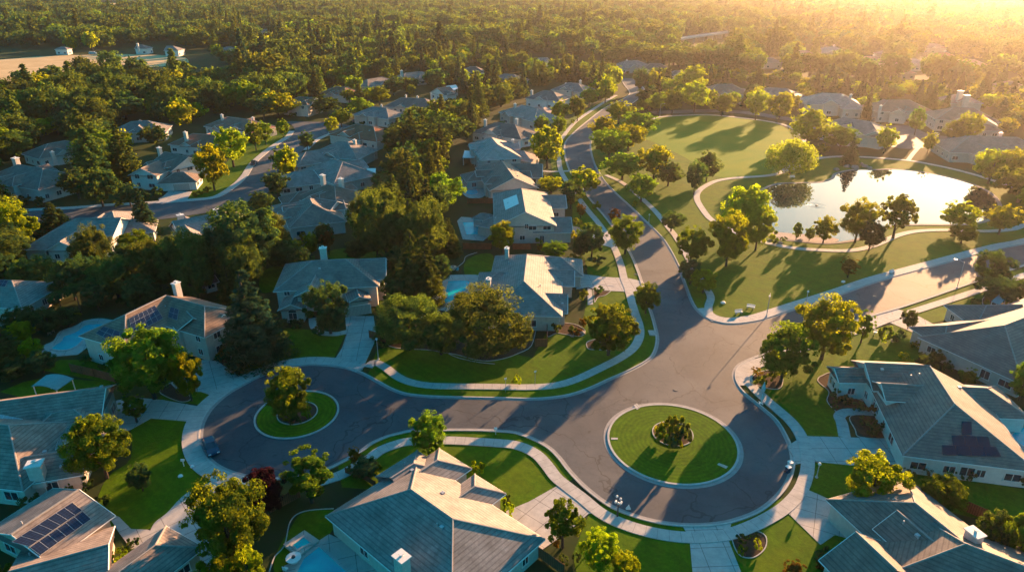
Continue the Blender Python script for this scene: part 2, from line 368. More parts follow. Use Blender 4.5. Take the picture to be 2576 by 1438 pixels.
st(ribbon('pavement', sub(e1, (900, 938), (620, 1191)), 0.68, 3.0, 0.15, CONC), 'concrete pavement band hugging the left turning bulb')
def walk(pts, w, lab, z=0.13, closed=False, m=None):
    return st(ribbon('pavement', smooth2(gp(pts), closed, 5), -w / 2, w / 2, z, m or CONC, closed), lab)
walk([(925, 925), (942, 912), (969, 924), (999, 947), (1034, 962), (1081, 970), (1144, 972), (1244, 973), (1288, 974), (1338, 974), (1388, 971), (1425, 963), (1463, 949), (1513, 925), (1563, 899), (1595, 874), (1609, 846), (1608, 819), (1598, 789), (1589, 759), (1580, 727), (1570, 702), (1562, 668), (1548, 630), (1528, 594), (1506, 562), (1483, 535), (1463, 509), (1446, 485), (1428, 460), (1411, 430), (1406, 400), (1406, 365), (1423, 335), (1448, 307), (1478, 285), (1513, 262), (1550, 240)], 1.75, 'curving concrete pavement on the house side of the main street')
walk([(770, 1222), (849, 1198), (881, 1182), (926, 1156), (956, 1134), (994, 1119), (1031, 1111), (1119, 1108), (1194, 1111), (1256, 1115), (1293, 1119), (1325, 1129), (1353, 1146), (1376, 1171), (1400, 1202), (1432, 1228), (1466, 1254), (1506, 1287), (1550, 1311), (1613, 1333), (1688, 1348), (1757, 1352), (1825, 1346), (1888, 1325), (1947, 1295), (1984, 1268), (2013, 1234), (2028, 1196), (2032, 1160), (2026, 1128), (2013, 1093), (1990, 1061), (1957, 1031), (1930, 1008), (1900, 980), (1880, 956), (1876, 936), (1896, 915), (1950, 897), (2032, 872), (2082, 857), (2137, 839), (2182, 824), (2232, 805), (2307, 781), (2382, 757), (2450, 735), (2560, 698), (2700, 655)], 1.9, 'pale concrete pavement looping round the right turning bulb and up the right street')
st(ribbon('pavement', sub(e1, (1850, 970), (1895, 899)), 0.68, 3.4, 0.148, CONC), 'wide pavement corner where the right bulb meets the side street')
st(ribbon('pavement', sub(e2, (2700, 585), (1745, 775)), 0.68, 3.0, 0.14, CONC), 'pavement along the park edge of the right street')
walk([(1800, 808), (1786, 795), (1782, 772), (1788, 748), (1775, 722), (1748, 682), (1722, 632), (1700, 596), (1682, 573), (1652, 536), (1626, 510), (1592, 480), (1560, 457), (1524, 441)], 1.7, 'narrow park path following the main street', 0.12)
walk([(1788, 552), (1764, 522), (1753, 500), (1757, 482), (1777, 467), (1805, 455), (1850, 448), (1932, 442), (1977, 431), (2010, 418), (2040, 404), (2072, 397), (2120, 394), (2182, 396), (2282, 404), (2357, 417), (2430, 434), (2500, 455), (2575, 485), (2640, 530), (2620, 556), (2576, 567), (2545, 577), (2482, 582), (2382, 579), (2307, 582), (2257, 593), (2220, 609), (2182, 623), (2132, 631), (2057, 629), (1995, 624), (1932, 612), (1880, 596), (1830, 575)], 1.9, 'concrete footpath looping round the pond', 0.12, True)
walk([(1640, 300), (1660, 295), (1713, 291), (1788, 290), (1863, 297), (1932, 306), (1985, 319), (2020, 345), (2015, 385), (1990, 415), (1965, 434)], 1.9, 'footpath round the far rim of the park lawn', 0.125)
walk([(2040, 388), (2075, 398)], 1.6, 'short path spur behind the willow', 0.115)
walk([(2284, 404), (2296, 388), (2310, 372)], 1.6, 'path spur from the pond to the far cul-de-sac', 0.122)
def isl(nm, cx, cy, rx_px, parts):
    c = G(cx, cy); r = rx_px / pxm(cx, cy)
    circ = lambda q: [Vector((c.x + q * math.cos(2 * math.pi * k / 96), c.y + q * math.sin(2 * math.pi * k / 96))) for k in range(96)]
    return c, r, circ
cR, rR, circR = isl('r', 1691, 1111, 171, 1)
cL, rL, circL = isl('l', 747.5, 1041, 99.5, 1)
st(ribbon('gutter', circR(rR), -0.6, 0.05, 0.06, GUTM, True), 'concrete ring round the right traffic island')
st(ribbon('kerb', circR(rR - 0.55), -0.32, 0.0, 0.19, CURBM, True), 'pale kerb ring of the right traffic island')
st(slab('lawn', [Vector((p.x - cR.x, p.y - cR.y)) for p in circR(rR - 0.6)], 0.15, LAWNR, org=cR, base=0), 'mown round lawn of the large right traffic island') if False else None
oR = slab('lawn', circR(rR - 0.6), 0.15, LAWNR, org=cR); oR.location = cR; st(oR, 'round lawn with mowing rings on the right traffic island')
oL = slab('lawn', circL(rL - 0.22), 0.15, LAWNR, org=cL); oL.location = cL; st(oL, 'shaded round lawn on the left traffic island')
st(ribbon('kerb', circL(rL), -0.05, 0.25, 0.2, CURBM, True), 'pale kerb ring of the left traffic island')
for i, (cx, cy, rp, lb) in enumerate(((1692, 1092, 48.5, 'right'), (748.5, 1040, 47.5, 'left'))):
    c = G(cx, cy); q = rp / pxm(cx, cy)
    ring = [Vector((c.x + q * math.cos(k * math.pi / 32), c.y + q * math.sin(k * math.pi / 32))) for k in range(64)]
    st(slab('planting_bed', ring, 0.2, MULCH), 'round planting bed in the %s traffic island' % lb)
    st(ribbon('bed_edging', ring, 0, 0.16, 0.27, CURBM, True), 'thin concrete edging round the bed of the %s traffic island' % lb)
for pts in ([(1537, 1107), (1554, 1107), (1554, 1103), (1537, 1102)], [(1594, 1021), (1602, 1016), (1610, 1027), (1602, 1032)], [(1826, 1180), (1831, 1175), (1808, 1166), (1804, 1170)], [(1630, 832), (1650, 832), (1652, 845), (1634, 844)]):
    st(slab('drain_apron', gp(pts), 0.2, CONC, 0.3), 'small concrete apron at a street drain')
# lawns ----------------------------------------------------------
def lawn(pts, lab, z=0.02, sm=True, m=None):
    g = gp(pts); return st(slab('lawn', smooth2(g, True, 4) if sm else g, z, m or LAWN), lab)
lawn([(920, 960), (948, 880), (1000, 868), (1060, 878), (1130, 890), (1240, 905), (1290, 890), (1340, 900), (1372, 840), (1410, 836), (1460, 845), (1475, 760), (1490, 728), (1520, 720), (1560, 715), (1600, 700), (1640, 800), (1660, 860), (1620, 930), (1500, 985), (1400, 1015), (1150, 1015), (1000, 1000)], 'corner lawn below the house with the kidney shaped pool', sm=False)
lawn([(1375, 330), (1500, 262), (1560, 240), (1530, 262), (1430, 350), (1425, 400), (1470, 480), (1540, 565), (1600, 655), (1622, 712), (1590, 720), (1480, 698), (1470, 650), (1440, 600), (1440, 500), (1390, 440)], 'front lawns along the house side of the main street', 0.022, sm=False)
lawn([(860, 1225), (850, 1170), (930, 1110), (1040, 1075), (1288, 1078), (1380, 1120), (1420, 1170), (1450, 1200), (1330, 1262), (1270, 1290), (1200, 1240), (1100, 1200), (1000, 1190), (930, 1230)], 'sunlit lawn before the foreground house', 0.02, sm=False)
lawn([(1484, 1286), (1520, 1262), (1620, 1305), (1740, 1320), (1790, 1315), (1860, 1300), (1940, 1262), (2010, 1240), (2200, 1330), (2110, 1380), (2080, 1438), (1450, 1438), (1440, 1395)], 'front lawn below the right turning bulb', 0.02, sm=False)
lawn([(1850, 960), (1890, 920), (2035, 870), (2180, 830), (2330, 800), (2350, 838), (2345, 850), (2300, 915), (2110, 935), (2075, 950), (2085, 990), (2112, 1040), (2130, 1100), (2025, 1098), (1975, 1030), (1920, 1000)], 'large lawn in front of the right house, striped with tree shadow', 0.02, sm=False)
lawn([(2036, 1165), (2140, 1160), (2260, 1175), (2576, 1230), (2576, 1330), (2400, 1290), (2330, 1262), (2188, 1300), (2030, 1235)], 'shaded side lawn between two right driveways', 0.021, sm=False)
lawn([(2240, 785), (2440, 716), (2600, 668), (2600, 700), (2480, 730), (2460, 790), (2400, 800), (2330, 815), (2290, 790)], 'lawn strip beside the right street', 0.023, sm=False)
lawn([(300, 1330), (240, 1290), (270, 1200), (330, 1150), (330, 1050), (380, 1048), (478, 1058), (470, 1100), (490, 1160), (540, 1210), (470, 1240), (420, 1290), (380, 1328)], 'shaded front lawn left of the left turning bulb', 0.02)
lawn([(540, 905), (600, 850), (720, 825), (790, 830), (800, 840), (870, 838), (838, 905), (760, 910), (640, 945), (590, 930)], 'dark front lawn of the teal roofed centre house', 0.02, sm=False)
lawn([(150, 905), (250, 905), (300, 950), (290, 965), (100, 930)], 'narrow lawn beside the left pool', 0.02, sm=False)
lawn([(0, 985), (60, 960), (110, 950), (280, 960), (270, 990), (60, 1000)], 'dark back lawn by the fabric canopy', 0.021, sm=False)
lawn([(730, 1330), (760, 1290), (830, 1278), (850, 1310), (780, 1400), (740, 1420), (690, 1438), (700, 1380)], 'small dark lawn beside the foreground pool', 0.021)
lawn([(1170, 660), (1205, 640), (1240, 642), (1235, 690), (1175, 695)], 'small back lawn above the turquoise pool', 0.021)
lawn([(380, 1012), (420, 985), (500, 985), (540, 990), (510, 1018), (440, 1010)], 'small lawn strip between two left driveways', 0.021, sm=False)
lawn([(655, 690), (690, 670), (720, 680), (715, 720), (660, 735)], 'dark back lawn left of the teal roofed centre house', 0.021)
lawn([(840, 628), (960, 622), (990, 660), (960, 700), (830, 650)], 'dark back lawn behind the teal roofed centre house', 0.019)
# park
lawn([(1500, 440), (1483, 360), (1495, 330), (1560, 280), (1640, 296), (1790, 292), (1935, 306), (2020, 340), (2060, 395), (2280, 404), (2440, 435), (2640, 500), (2700, 560), (2600, 605), (2300, 685), (2100, 748), (1860, 812), (1785, 806), (1735, 750), (1690, 640), (1600, 535)], 'park grass round the pond and along both streets', 0.018, sm=False)
FIELD = mat('field_grass', (0.095, 0.205, 0.001), (0.07, 0.165, 0.001), 1.2, 0.95, 0.1, 0.6, big=((0.15, 0.21, 0.002), 0.05, 0.4, 0.7), sheen=0.0)
lawn([(1640, 300), (1713, 291), (1788, 290), (1863, 297), (1932, 306), (1975, 322), (1990, 345), (1965, 375), (1935, 400), (1960, 420), (1975, 432), (1932, 441), (1850, 446), (1790, 440), (1730, 400), (1650, 360), (1620, 345)], 'broad sunlit park field with long tree shadows', 0.03, True, FIELD)
# driveways -------------------------------------------------------
def drive(pts, lab, z=0.075, rot=0.0, sm=False):
    g = gp(pts); return st(slab('driveway', smooth2(g, True, 4) if sm else g, z, CONC, rot), lab)
drive([(868, 795), (940, 795), (945, 830), (942, 862), (925, 900), (912, 930), (895, 936), (838, 912), (842, 905), (862, 872), (872, 838)], 'driveway of the teal roofed centre house', rot=0.1)
walk([(874, 834), (845, 840), (810, 837), (790, 822), (786, 800)], 1.6, 'curved front walk of the teal roofed centre house', 0.07)
drive([(478, 915), (510, 905), (545, 908), (605, 946), (590, 975), (548, 1000), (505, 985), (450, 985), (430, 965)], 'driveway of the solar roofed left house', rot=0.5)
drive([(280, 1010), (330, 1000), (365, 1002), (410, 1006), (500, 1022), (478, 1060), (380, 1052), (330, 1080), (280, 1100)], 'driveway reaching the left edge house', rot=0.1)
drive([(537, 1209), (560, 1195), (650, 1212), (640, 1240), (560, 1330), (520, 1438), (370, 1438), (380, 1330), (420, 1290), (470, 1240)], 'wide driveway at the bottom left', rot=0.7, sm=True)
drive([(268, 1290), (300, 1300), (330, 1330), (372, 1332), (420, 1350), (400, 1400), (330, 1380), (300, 1340)], 'brown paved walk beside the panel roof', 0.07, 0.7)
drive([(1398, 1224), (1416, 1216), (1442, 1236), (1510, 1287), (1480, 1292), (1425, 1340), (1360, 1385), (1330, 1370), (1262, 1300), (1262, 1290), (1330, 1262)], 'sunlit driveway of the foreground house', rot=-0.72)
drive([(1716, 1322), (1840, 1315), (1830, 1352), (1864, 1438), (1742, 1438), (1734, 1350)], 'driveway at the bottom centre', rot=0.05)
drive([(2024, 1228), (2189, 1301), (2222, 1292), (2230, 1310), (2200, 1370), (2100, 1345), (2064, 1370), (1985, 1293), (2010, 1262)], 'driveway of the bottom right house', rot=-0.45)
drive([(2020, 1096), (2227, 1103), (2262, 1168), (2140, 1170), (2042, 1160), (1990, 1170), (1984, 1120)], 'driveway of the large right house', rot=0.0)
walk([(2125, 1100), (2118, 1065), (2112, 1045), (2140, 1035), (2225, 1040)], 1.8, 'front walk of the large right house', 0.07)
drive([(2160, 803), (2258, 778), (2300, 790), (2360, 822), (2352, 860), (2300, 838), (2230, 808), (2190, 820)], 'driveway of the upper right house', rot=-0.4)
drive([(1448, 690), (1470, 690), (1520, 697), (1580, 700), (1618, 708), (1624, 725), (1590, 735), (1500, 730), (1480, 722), (1450, 728)], 'driveway of the corner house', rot=0.1)
drive([(1478, 724), (1490, 730), (1492, 766), (1478, 767)], 'front step walk of the corner house', 0.07)
drive([(1436, 568), (1470, 575), (1530, 600), (1545, 625), (1510, 615), (1470, 600), (1440, 600)], 'driveway of the double gabled house', rot=0.3)
walk([(1360, 430), (1390, 432), (1434, 430)], 1.8, 'short pale walk to the golden street tree', 0.07)
drive([(425, 480), (483, 482), (468, 507), (405, 513), (398, 500), (410, 495)], 'driveway of the white left house', rot=0.2)
# western street
W = [(40, 534), (87, 531), (187, 526), (275, 519), (337, 516), (400, 512), (475, 507), (550, 497), (600, 467), (625, 442), (644, 412), (681, 379), (709, 359), (731, 345), (742, 330), (735, 316), (722, 306), (760, 306), (820, 308), (880, 316), (880, 330), (835, 334), (791, 352), (762, 378), (738, 410), (705, 450), (672, 486), (620, 510), (560, 528), (470, 543), (420, 550), (350, 556), (200, 560), (87, 566), (40, 568)]
gw = smooth2(gp(W), True, 4)
st(slab('road', gw, 0.045, ASPH), 'western asphalt street curving between the left houses')
ew = smooth2(gp(W[:15]), n=5)[::-1]
st(ribbon('pavement', ew[::-1], -0.9 - 1.4, -0.1, 0.13, CONC), 'pale pavement along the western street') if False else None
st(ribbon('pavement', smooth2(gp(W[:15]), n=5), -2.6, -0.1, 0.13, CONC), 'pale pavement along the far side of the western street')
st(ribbon('pavement', smooth2(gp(W[20:24]), n=5), -2.2, -0.1, 0.13, CONC), 'pavement on the near side of the western junction')
lawn([(470, 506), (560, 490), (600, 455), (640, 400), (720, 345), (735, 335), (720, 315), (640, 330), (560, 420), (500, 450)], 'front lawns on the far side of the western street', 0.02, sm=False)
# far streets
def road2(pts, w, lab, z=0.05):
    return st(ribbon('road', smooth2(gp(pts), False, 5), -w / 2, w / 2, z, ASPH), lab)
road2([(1640, 284), (1720, 281), (1800, 279), (1880, 284), (1960, 296), (2060, 312), (2160, 330), (2230, 345)], 8, 'asphalt street behind the park field')
st(slab('road', smooth2(gp([(2180, 350), (2230, 320), (2290, 317), (2330, 335), (2390, 345), (2576, 372), (2576, 398), (2400, 382), (2330, 372), (2280, 375), (2220, 365)]), True, 4), 0.055, ASPH), 'hazy cul-de-sac behind the pond')
road2([(1180, 235), (1170, 215), (1190, 195), (1240, 180)], 7, 'short street glimpsed between the northern roofs')
# dry fields
def field(pts, lab): return st(slab('dry_field', smooth2(gp(pts), True, 4), 0.03, STRAW), lab)
field([(-120, 152), (0, 150), (90, 143), (190, 139), (300, 137), (400, 139), (460, 144), (475, 156), (455, 166), (400, 168), (330, 172), (200, 170), (150, 195), (80, 202), (20, 212), (-150, 225)], 'golden dry field behind the western woodland')
field([(-200, 5), (0, 7), (160, 8), (260, 9), (380, 8), (500, 7), (560, 12), (480, 16), (360, 22), (280, 30), (200, 24), (120, 15), (0, 12), (-200, 14)], 'far straw coloured field near the horizon')
field([(-400, -20), (500, -22), (800, -20), (700, -12), (300, -8), (-400, -10)], 'pale farmland at the horizon')
field([(1280, -12), (1900, -8), (2000, 2), (1700, 4), (1300, -4)], 'pale open land before the far warehouses')
# pond: sheet of water with a stony rim
PN = [(1908, 490), (1925, 475), (1960, 463), (2010, 461), (2065, 459), (2095, 450), (2106, 437), (2150, 428), (2200, 428), (2260, 427), (2330, 435), (2400, 450), (2460, 470), (2500, 495), (2512, 525), (2490, 550), (2440, 563), (2380, 565), (2300, 565), (2240, 569), (2200, 585), (2150, 603), (2090, 611), (2040, 609), (1990, 603), (1940, 590), (1915, 560), (1905, 520)]
pn = smooth2(gp(PN), True, 5)
st(slab('pond', pn, 0.06, PONDM), 'calm pond mirroring the bright evening sky')
st(ribbon('pond_bank', pn[::-1], -0.2, 0.9, 0.11, ROCK, True), 'low stone rim of the pond')
st(slab('pond_beach', smooth2(gp([(1915, 575), (1950, 583), (2000, 588), (2060, 592), (2110, 603), (2080, 612), (2000, 608), (1940, 598)]), True, 4), 0.085, mat('gravel', (0.5, 0.40, 0.33), (0.38, 0.30, 0.26), 2, 1.0)), 'pinkish gravel shore at the near left of the pond')
# beds with pale edging
def bed(pts, lab, closed=True):
    g = smooth2(gp(pts), closed, 5)
    if closed: st(slab('planting_bed', g, 0.035, MULCH), lab)
    st(ribbon('bed_edging', g, 0, 0.13, 0.1, CURBM, closed), 'thin concrete edging, ' + lab)
bed([(1475, 862), (1490, 855), (1520, 850), (1550, 858), (1551, 872), (1538, 882), (1505, 880), (1480, 878)], 'mulch bed under the golden tree of the corner lawn')
bed([(1842, 1345), (1870, 1333), (1905, 1335), (1928, 1350), (1925, 1380), (1895, 1403), (1862, 1398), (1845, 1372)], 'round shrub bed beside the bottom centre driveway')
bed([(2112, 1042), (2080, 1010), (2084, 985), (2062, 965), (2056, 955), (2066, 945), (2100, 940), (2150, 1000), (2240, 1020), (2230, 1038), (2140, 1042)], 'curving foundation bed of the large right house')
bed([(2140, 1045), (2225, 1045), (2260, 1060), (2250, 1100), (2165, 1100), (2150, 1080)], 'bed between front walk and driveway of the large right house')
bed([(1378, 846), (1400, 838), (1430, 842), (1462, 845), (1470, 830), (1440, 815), (1390, 815)], 'bed at the foot of the corner house')
bed([(1495, 715), (1520, 718), (1545, 722), (1525, 742), (1505, 748), (1495, 760)], 'small bed by the corner house driveway')
bed([(1890, 962), (1900, 940), (1940, 930), (1968, 945), (1965, 975), (1935, 978)], 'bed under the dark tree at the right corner')
bed([(1080, 880), (1110, 885), (1150, 892), (1200, 905), (1245, 906), (1300, 890), (1340, 860), (1330, 780), (1150, 770), (1000, 830), (980, 870)], 'shaded mulch under the giant oak')
bed([(545, 935), (575, 915), (580, 895), (565, 880), (600, 850), (560, 850), (530, 880)], 'bed edge beside the solar roofed house')
bed([(676, 1438), (690, 1400), (715, 1370), (730, 1310), (765, 1285), (840, 1278)], 'curving edge of the yard beside the foreground pool', False)
bed([(1142, 678), (1165, 660), (1172, 645), (1200, 635)], 'curved wall above the turquoise pool', False)
bed([(400, 985), (440, 960), (470, 985), (480, 1005), (450, 1010)], 'small bed at the solar roofed house driveway')
bed([(2470, 755), (2490, 740), (2545, 735), (2560, 760), (2500, 790), (2480, 780)], 'bed beside the upper right house')
bed([(1130, 890), (1155, 900), (1200, 910), (1245, 915)], 'low stone line on the corner lawn', False)
# ================================================================ HOUSES
class Wing: pass
def solve(wg, i, ang):
    """wg: dict p1 p2 (ridge ends in the frame) e (a point on one eave, or the half width) z eave height s slope; or W (ax ay bx by w) in plan"""
    q = Wing(); q.s = wg.get('s', 0.48); q.z = wg['z'] + 0.017 * i; q.ends = wg.get('ends', 'hh')
    if 'W' in wg:
        ax, ay, bx, by, w = wg['W']; a, b = Vector((ax, ay)), Vector((bx, by))
    else:
        w = 5.0
        for it in range(40):
            zr = q.z + q.s * w
            a, b = G(*wg['p1'], zr).to_2d(), G(*wg['p2'], zr).to_2d()
            if ang is not None:
                m, d = (a + b) / 2, b - a; t = math.atan2(d.y, d.x)
                k = round((t - ang) / (math.pi / 2)); t2 = ang + k * math.pi / 2
                h = Vector((math.cos(t2), math.sin(t2))) * d.length / 2
                if abs(t2 - t) < R(24): a, b = m - h, m + h
            if isinstance(wg['e'], (int, float)): w = wg['e']; continue
            d = (b - a).normalized(); n = Vector((-d.y, d.x))
            wn = abs((G(*wg['e'], q.z).to_2d() - a).dot(n)); w = 0.6 * w + 0.4 * max(1.5, min(13, wn))
        zr = q.z + q.s * w
    q.w = w; q.d = (b - a).normalized(); q.n = Vector((-q.d.y, q.d.x)); q.zr = q.z + q.s * w
    q.a, q.b = a, b; q.ang = math.atan2(q.d.y, q.d.x)
    q.x = [w if c == 'h' else (0.0 if c == 'x' else 0.45) for c in q.ends]   # eave run past each ridge end
    return q
def v3(p, z): return Vector((p.x, p.y, z))
INS = 0.55
def inside(q, p, m=0.0):
    r = p - q.a; L = (q.b - q.a).length; u = r.dot(q.d); v = r.dot(q.n)
    return -q.x[0] + INS - m < u < L + q.x[1] - INS + m and abs(v) < q.w - INS + m
def house(name, label, wings, roofm=ROOF_G, wallm=STUC, chim=(), panels=(), garage=(), wins=(), snap=True, cat='house', group=None, auto=1.0, seed=0, vents=0, trimm=None, detail=True, arches=()):
    rnd = random.Random(seed + len(label))
    if 21 <= seed <= 45:
        wings = [dict(w_, e=(w_['e'] * (.88 if w_['e'] > 7 else 1)) if isinstance(w_['e'], (int, float)) else w_['e'], z=w_['z'] * .88 if w_['z'] < 4.9 else w_['z']) for w_ in wings]
    Q = []; ang = None
    if len(wings) <= 3 and (seed >= 21 or 10 <= seed < 16) and seed < 80:
        m = solve(wings[0], 0, None); L = (m.b - m.a).length
        for k in range(3 if m.w > 7 else 2):      # small cross gables that break up the big hip
            sd = 1 if m.n.y < 0 else -1
            if k == 2: sd = -sd
            u = L * (.12 + .76 * ((k + rnd.random() * .6) / 2 % 1)); hw = m.w * rnd.uniform(.3, .48); ext = m.w + rnd.uniform(-.6, 2.2)
            p0 = m.a + m.d * u; p1 = p0 + m.n * sd * (ext - (hw if k == 1 else 0)); z = m.z + rnd.uniform(-.1, .9)
            p0 = p0 + m.n * sd * max(.8, m.w - (z - m.z) / .48 - hw)*.55
            wings = list(wings) + [dict(W=(p0.x, p0.y, p1.x, p1.y, hw), z=z, ends='xh' if k == 1 else 'xg', s=.56)]
    for i, wg in enumerate(wings):
        q = solve(wg, i, ang if (snap and not wg.get('free')) else None); Q.append(q)
        if i == 0: ang = q.ang
    c = (Q[0].a + Q[0].b) / 2; org = Vector((c.x, c.y, 0)); root = empty(name, org); tag(root, label, cat, group)
    roof, cap, wall, trim = MB(), MB(), MB(), MB()
    for i, q in enumerate(Q):
        L = (q.b - q.a).length; w = q.w; th = 0.16
        hip = [c == 'h' for c in q.ends]
        ra = q.a - q.d * (0 if hip[0] else q.x[0]); rb = q.b + q.d * (0 if hip[1] else q.x[1])
        ea, eb = q.a - q.d * q.x[0], q.b + q.d * q.x[1]
        sl = w * math.sqrt(1 + q.s ** 2); xa, xb = q.x[0] if hip[0] else 0, q.x[1] if hip[1] else 0; Lt = (eb - ea).length
        for s in (1, -1):
            A, B = v3(ea + q.n * s * w, q.z), v3(eb + q.n * s * w, q.z); C, D = v3(rb, q.zr), v3(ra, q.zr)
            p = [A, B, C, D]; uv = [(0, 0), (Lt, 0), (Lt - xb, sl), (xa, sl)]
            if s > 0: p = p[::-1]; uv = uv[::-1]
            roof.poly(p, uv)
            trim.tube([A - Vector((0, 0, 0.08)), B - Vector((0, 0, 0.08))], 0.085, 4)
            if q.ends[0] == 'g' : trim.tube([A - Vector((0, 0, .06)), D - Vector((0, 0, .06))], 0.09, 4)
            if q.ends[1] == 'g' : trim.tube([B - Vector((0, 0, .06)), C - Vector((0, 0, .06))], 0.09, 4)
        for k, (e_, r_, dd) in enumerate(((ea, ra, -1), (eb, rb, 1))):
            if hip[k]:
                A, B = v3(e_ + q.n * w, q.z), v3(e_ - q.n * w, q.z)
                p = [A, B, v3(r_, q.zr)]; uv = [(0, 0), (2 * w, 0), (w, sl)]
                if dd > 0: p = p[::-1]; uv = uv[::-1]
                roof.poly(p, uv); trim.tube([A - Vector((0, 0, .08)), B - Vector((0, 0, .08))], 0.085, 4)
                for P_ in (A, B): cap.tube([P_ + Vector((0, 0, .03)), v3(r_, q.zr + .03)], 0.12, 5)
        if (rb - ra).length > 0.3: cap.tube([v3(ra, q.zr + .03), v3(rb, q.zr + .03)], 0.13, 5)
        # underside
        roof.poly([v3(ea + q.n * w, q.z - .14), v3(eb + q.n * w, q.z - .14), v3(eb - q.n * w, q.z - .14), v3(ea - q.n * w, q.z - .14)])
        # walls
        wa = ea + q.d * (0 if q.ends[0] == 'x' else INS); wb = eb - q.d * (0 if q.ends[1] == 'x' else INS); ww = w - INS; z0 = wings[i].get('z0', 0.0)
        cs = [wa + q.n * ww, wb + q.n * ww, wb - q.n * ww, wa - q.n * ww]
        if not wings[i].get('open'):
            for k in range(4):
                p, r = cs[k], cs[(k + 1) % 4]
                if (k == 1 and q.ends[1] == 'x') or (k == 3 and q.ends[0] == 'x'): continue
                pts = [v3(p, z0), v3(r, z0), v3(r, q.z - .1), v3(p, q.z - .1)]
                if (k == 1 and q.ends[1] == 'g') or (k == 3 and q.ends[0] == 'g'):
                    pts = [v3(p, z0), v3(r, z0), v3(r, q.z + INS * q.s - .12), v3((p + r) / 2, q.zr - .12), v3(p, q.z + INS * q.s - .12)]
                wall.poly(pts[::-1])
        q.cs = cs; q.ea, q.eb, q.ra, q.rb = ea, eb, ra, rb
    ro = roof.build('roof', roofm, root, org)
    cap.build('ridge_cap', CAP, ro, org)
    trim.build('gutter', trimm or TRIM, ro, org)
    if wall.V: wall.build('wall', wallm, root, org)
    def opening(nm, q, cpt, nn, wd_, ht, sill, frame=TRIM, pane=GLASS, sub='pane', arch=False):
        t = Vector((-nn.y, nn.x)); rz = math.atan2(t.y, t.x)
        f = MB(); c0 = cpt + nn * 0.05; fw = 0.1
        f.box(v3(c0 + t * (wd_ / 2 - fw / 2), sill + ht / 2), (fw, 0.13, ht), rz); f.box(v3(c0 - t * (wd_ / 2 - fw / 2), sill + ht / 2), (fw, 0.13, ht), rz)
        f.box(v3(c0, sill + ht - fw / 2), (wd_ - 2 * fw, 0.13, fw), rz); f.box(v3(c0, sill - fw / 2), (wd_ + 0.16, 0.17, fw), rz)
        if sub == 'pane' and wd_ > 0.9: f.box(v3(c0, sill + ht / 2 - fw / 4), (0.07, 0.1, ht - fw * 1.5), rz)
        if arch:
            pts = [v3(c0 + t * (wd_ / 2 * math.cos(a)), sill + ht + wd_ / 2 * math.sin(a)) for a in [k * math.pi / 10 for k in range(11)]]
            f.tube(pts, 0.06, 4)
        fo = f.build(nm, frame, root, org)
        g = MB(); g.box(v3(cpt + nn * 0.025, sill + ht / 2), (wd_ - 2 * fw + .02, 0.07, ht - fw), rz)
        if arch:
            pts = [v3(cpt + nn * 0.045 + t * ((wd_ / 2 - .05) * math.cos(a)), sill + ht - .05 + (wd_ / 2 - .05) * math.sin(a)) for a in [k * math.pi / 10 for k in range(11)]]; g.poly(pts[::-1])
        g.build(sub, pane, fo, org)
    def wallhit(px, z, pref=None):
        """the wall of this house under a frame point at height z"""
        best = None
        for i, q in enumerate(Q):
            if pref is not None and i != pref: continue
            for k in range(4):
                p, r = q.cs[k], q.cs[(k + 1) % 4]; t = (r - p); 
                if t.length < .5: continue
                nn = Vector((-t.y, t.x)).normalized()
                if nn.dot(p - c_(q)) < 0: nn = -nn
                if nn.dot(Vector((0, 0)) - p) < 0: continue
                g = G(px[0], px[1], z).to_2d(); dist = abs((g - p).dot(nn)); u = (g - p).dot(t.normalized())
                sc = dist + max(0, -u, u - t.length)
                if best is None or sc < best[0]: best = (sc, q, p + t.normalized() * max(.6, min(t.length - .6, u)), nn)
        return best[1:]
    def c_(q): return (q.a + q.b) / 2
    for g in garage:
        q, cp, nn = wallhit((g[0], g[1]), 1.1, g[3] if len(g) > 3 else None)
        w_ = g[2]; f = MB(); t = Vector((-nn.y, nn.x)); rz = math.atan2(t.y, t.x); c0 = cp + nn * .04
        g_ = MB(); g_.box(v3(c0, 1.08), (w_, 0.1, 2.16), rz); do = g_.build('garage_door', GDOOR, root, org)
        f.box(v3(c0 + t * (w_ / 2 + .08), 1.12), (.16, .2, 2.24), rz); f.box(v3(c0 - t * (w_ / 2 + .08), 1.12), (.16, .2, 2.24), rz); f.box(v3(c0, 2.3), (w_ + .32, .2, .16), rz)
        f.build('door_frame', TRIM, do, org)
    for g in wins:
        q, cp, nn = wallhit((g[0], g[1]), g[4] + g[3] / 2, g[5] if len(g) > 5 else None)
        opening('window', q, cp, nn, g[2], g[3], g[4], arch=len(g) > 6 and g[6])
    used = []
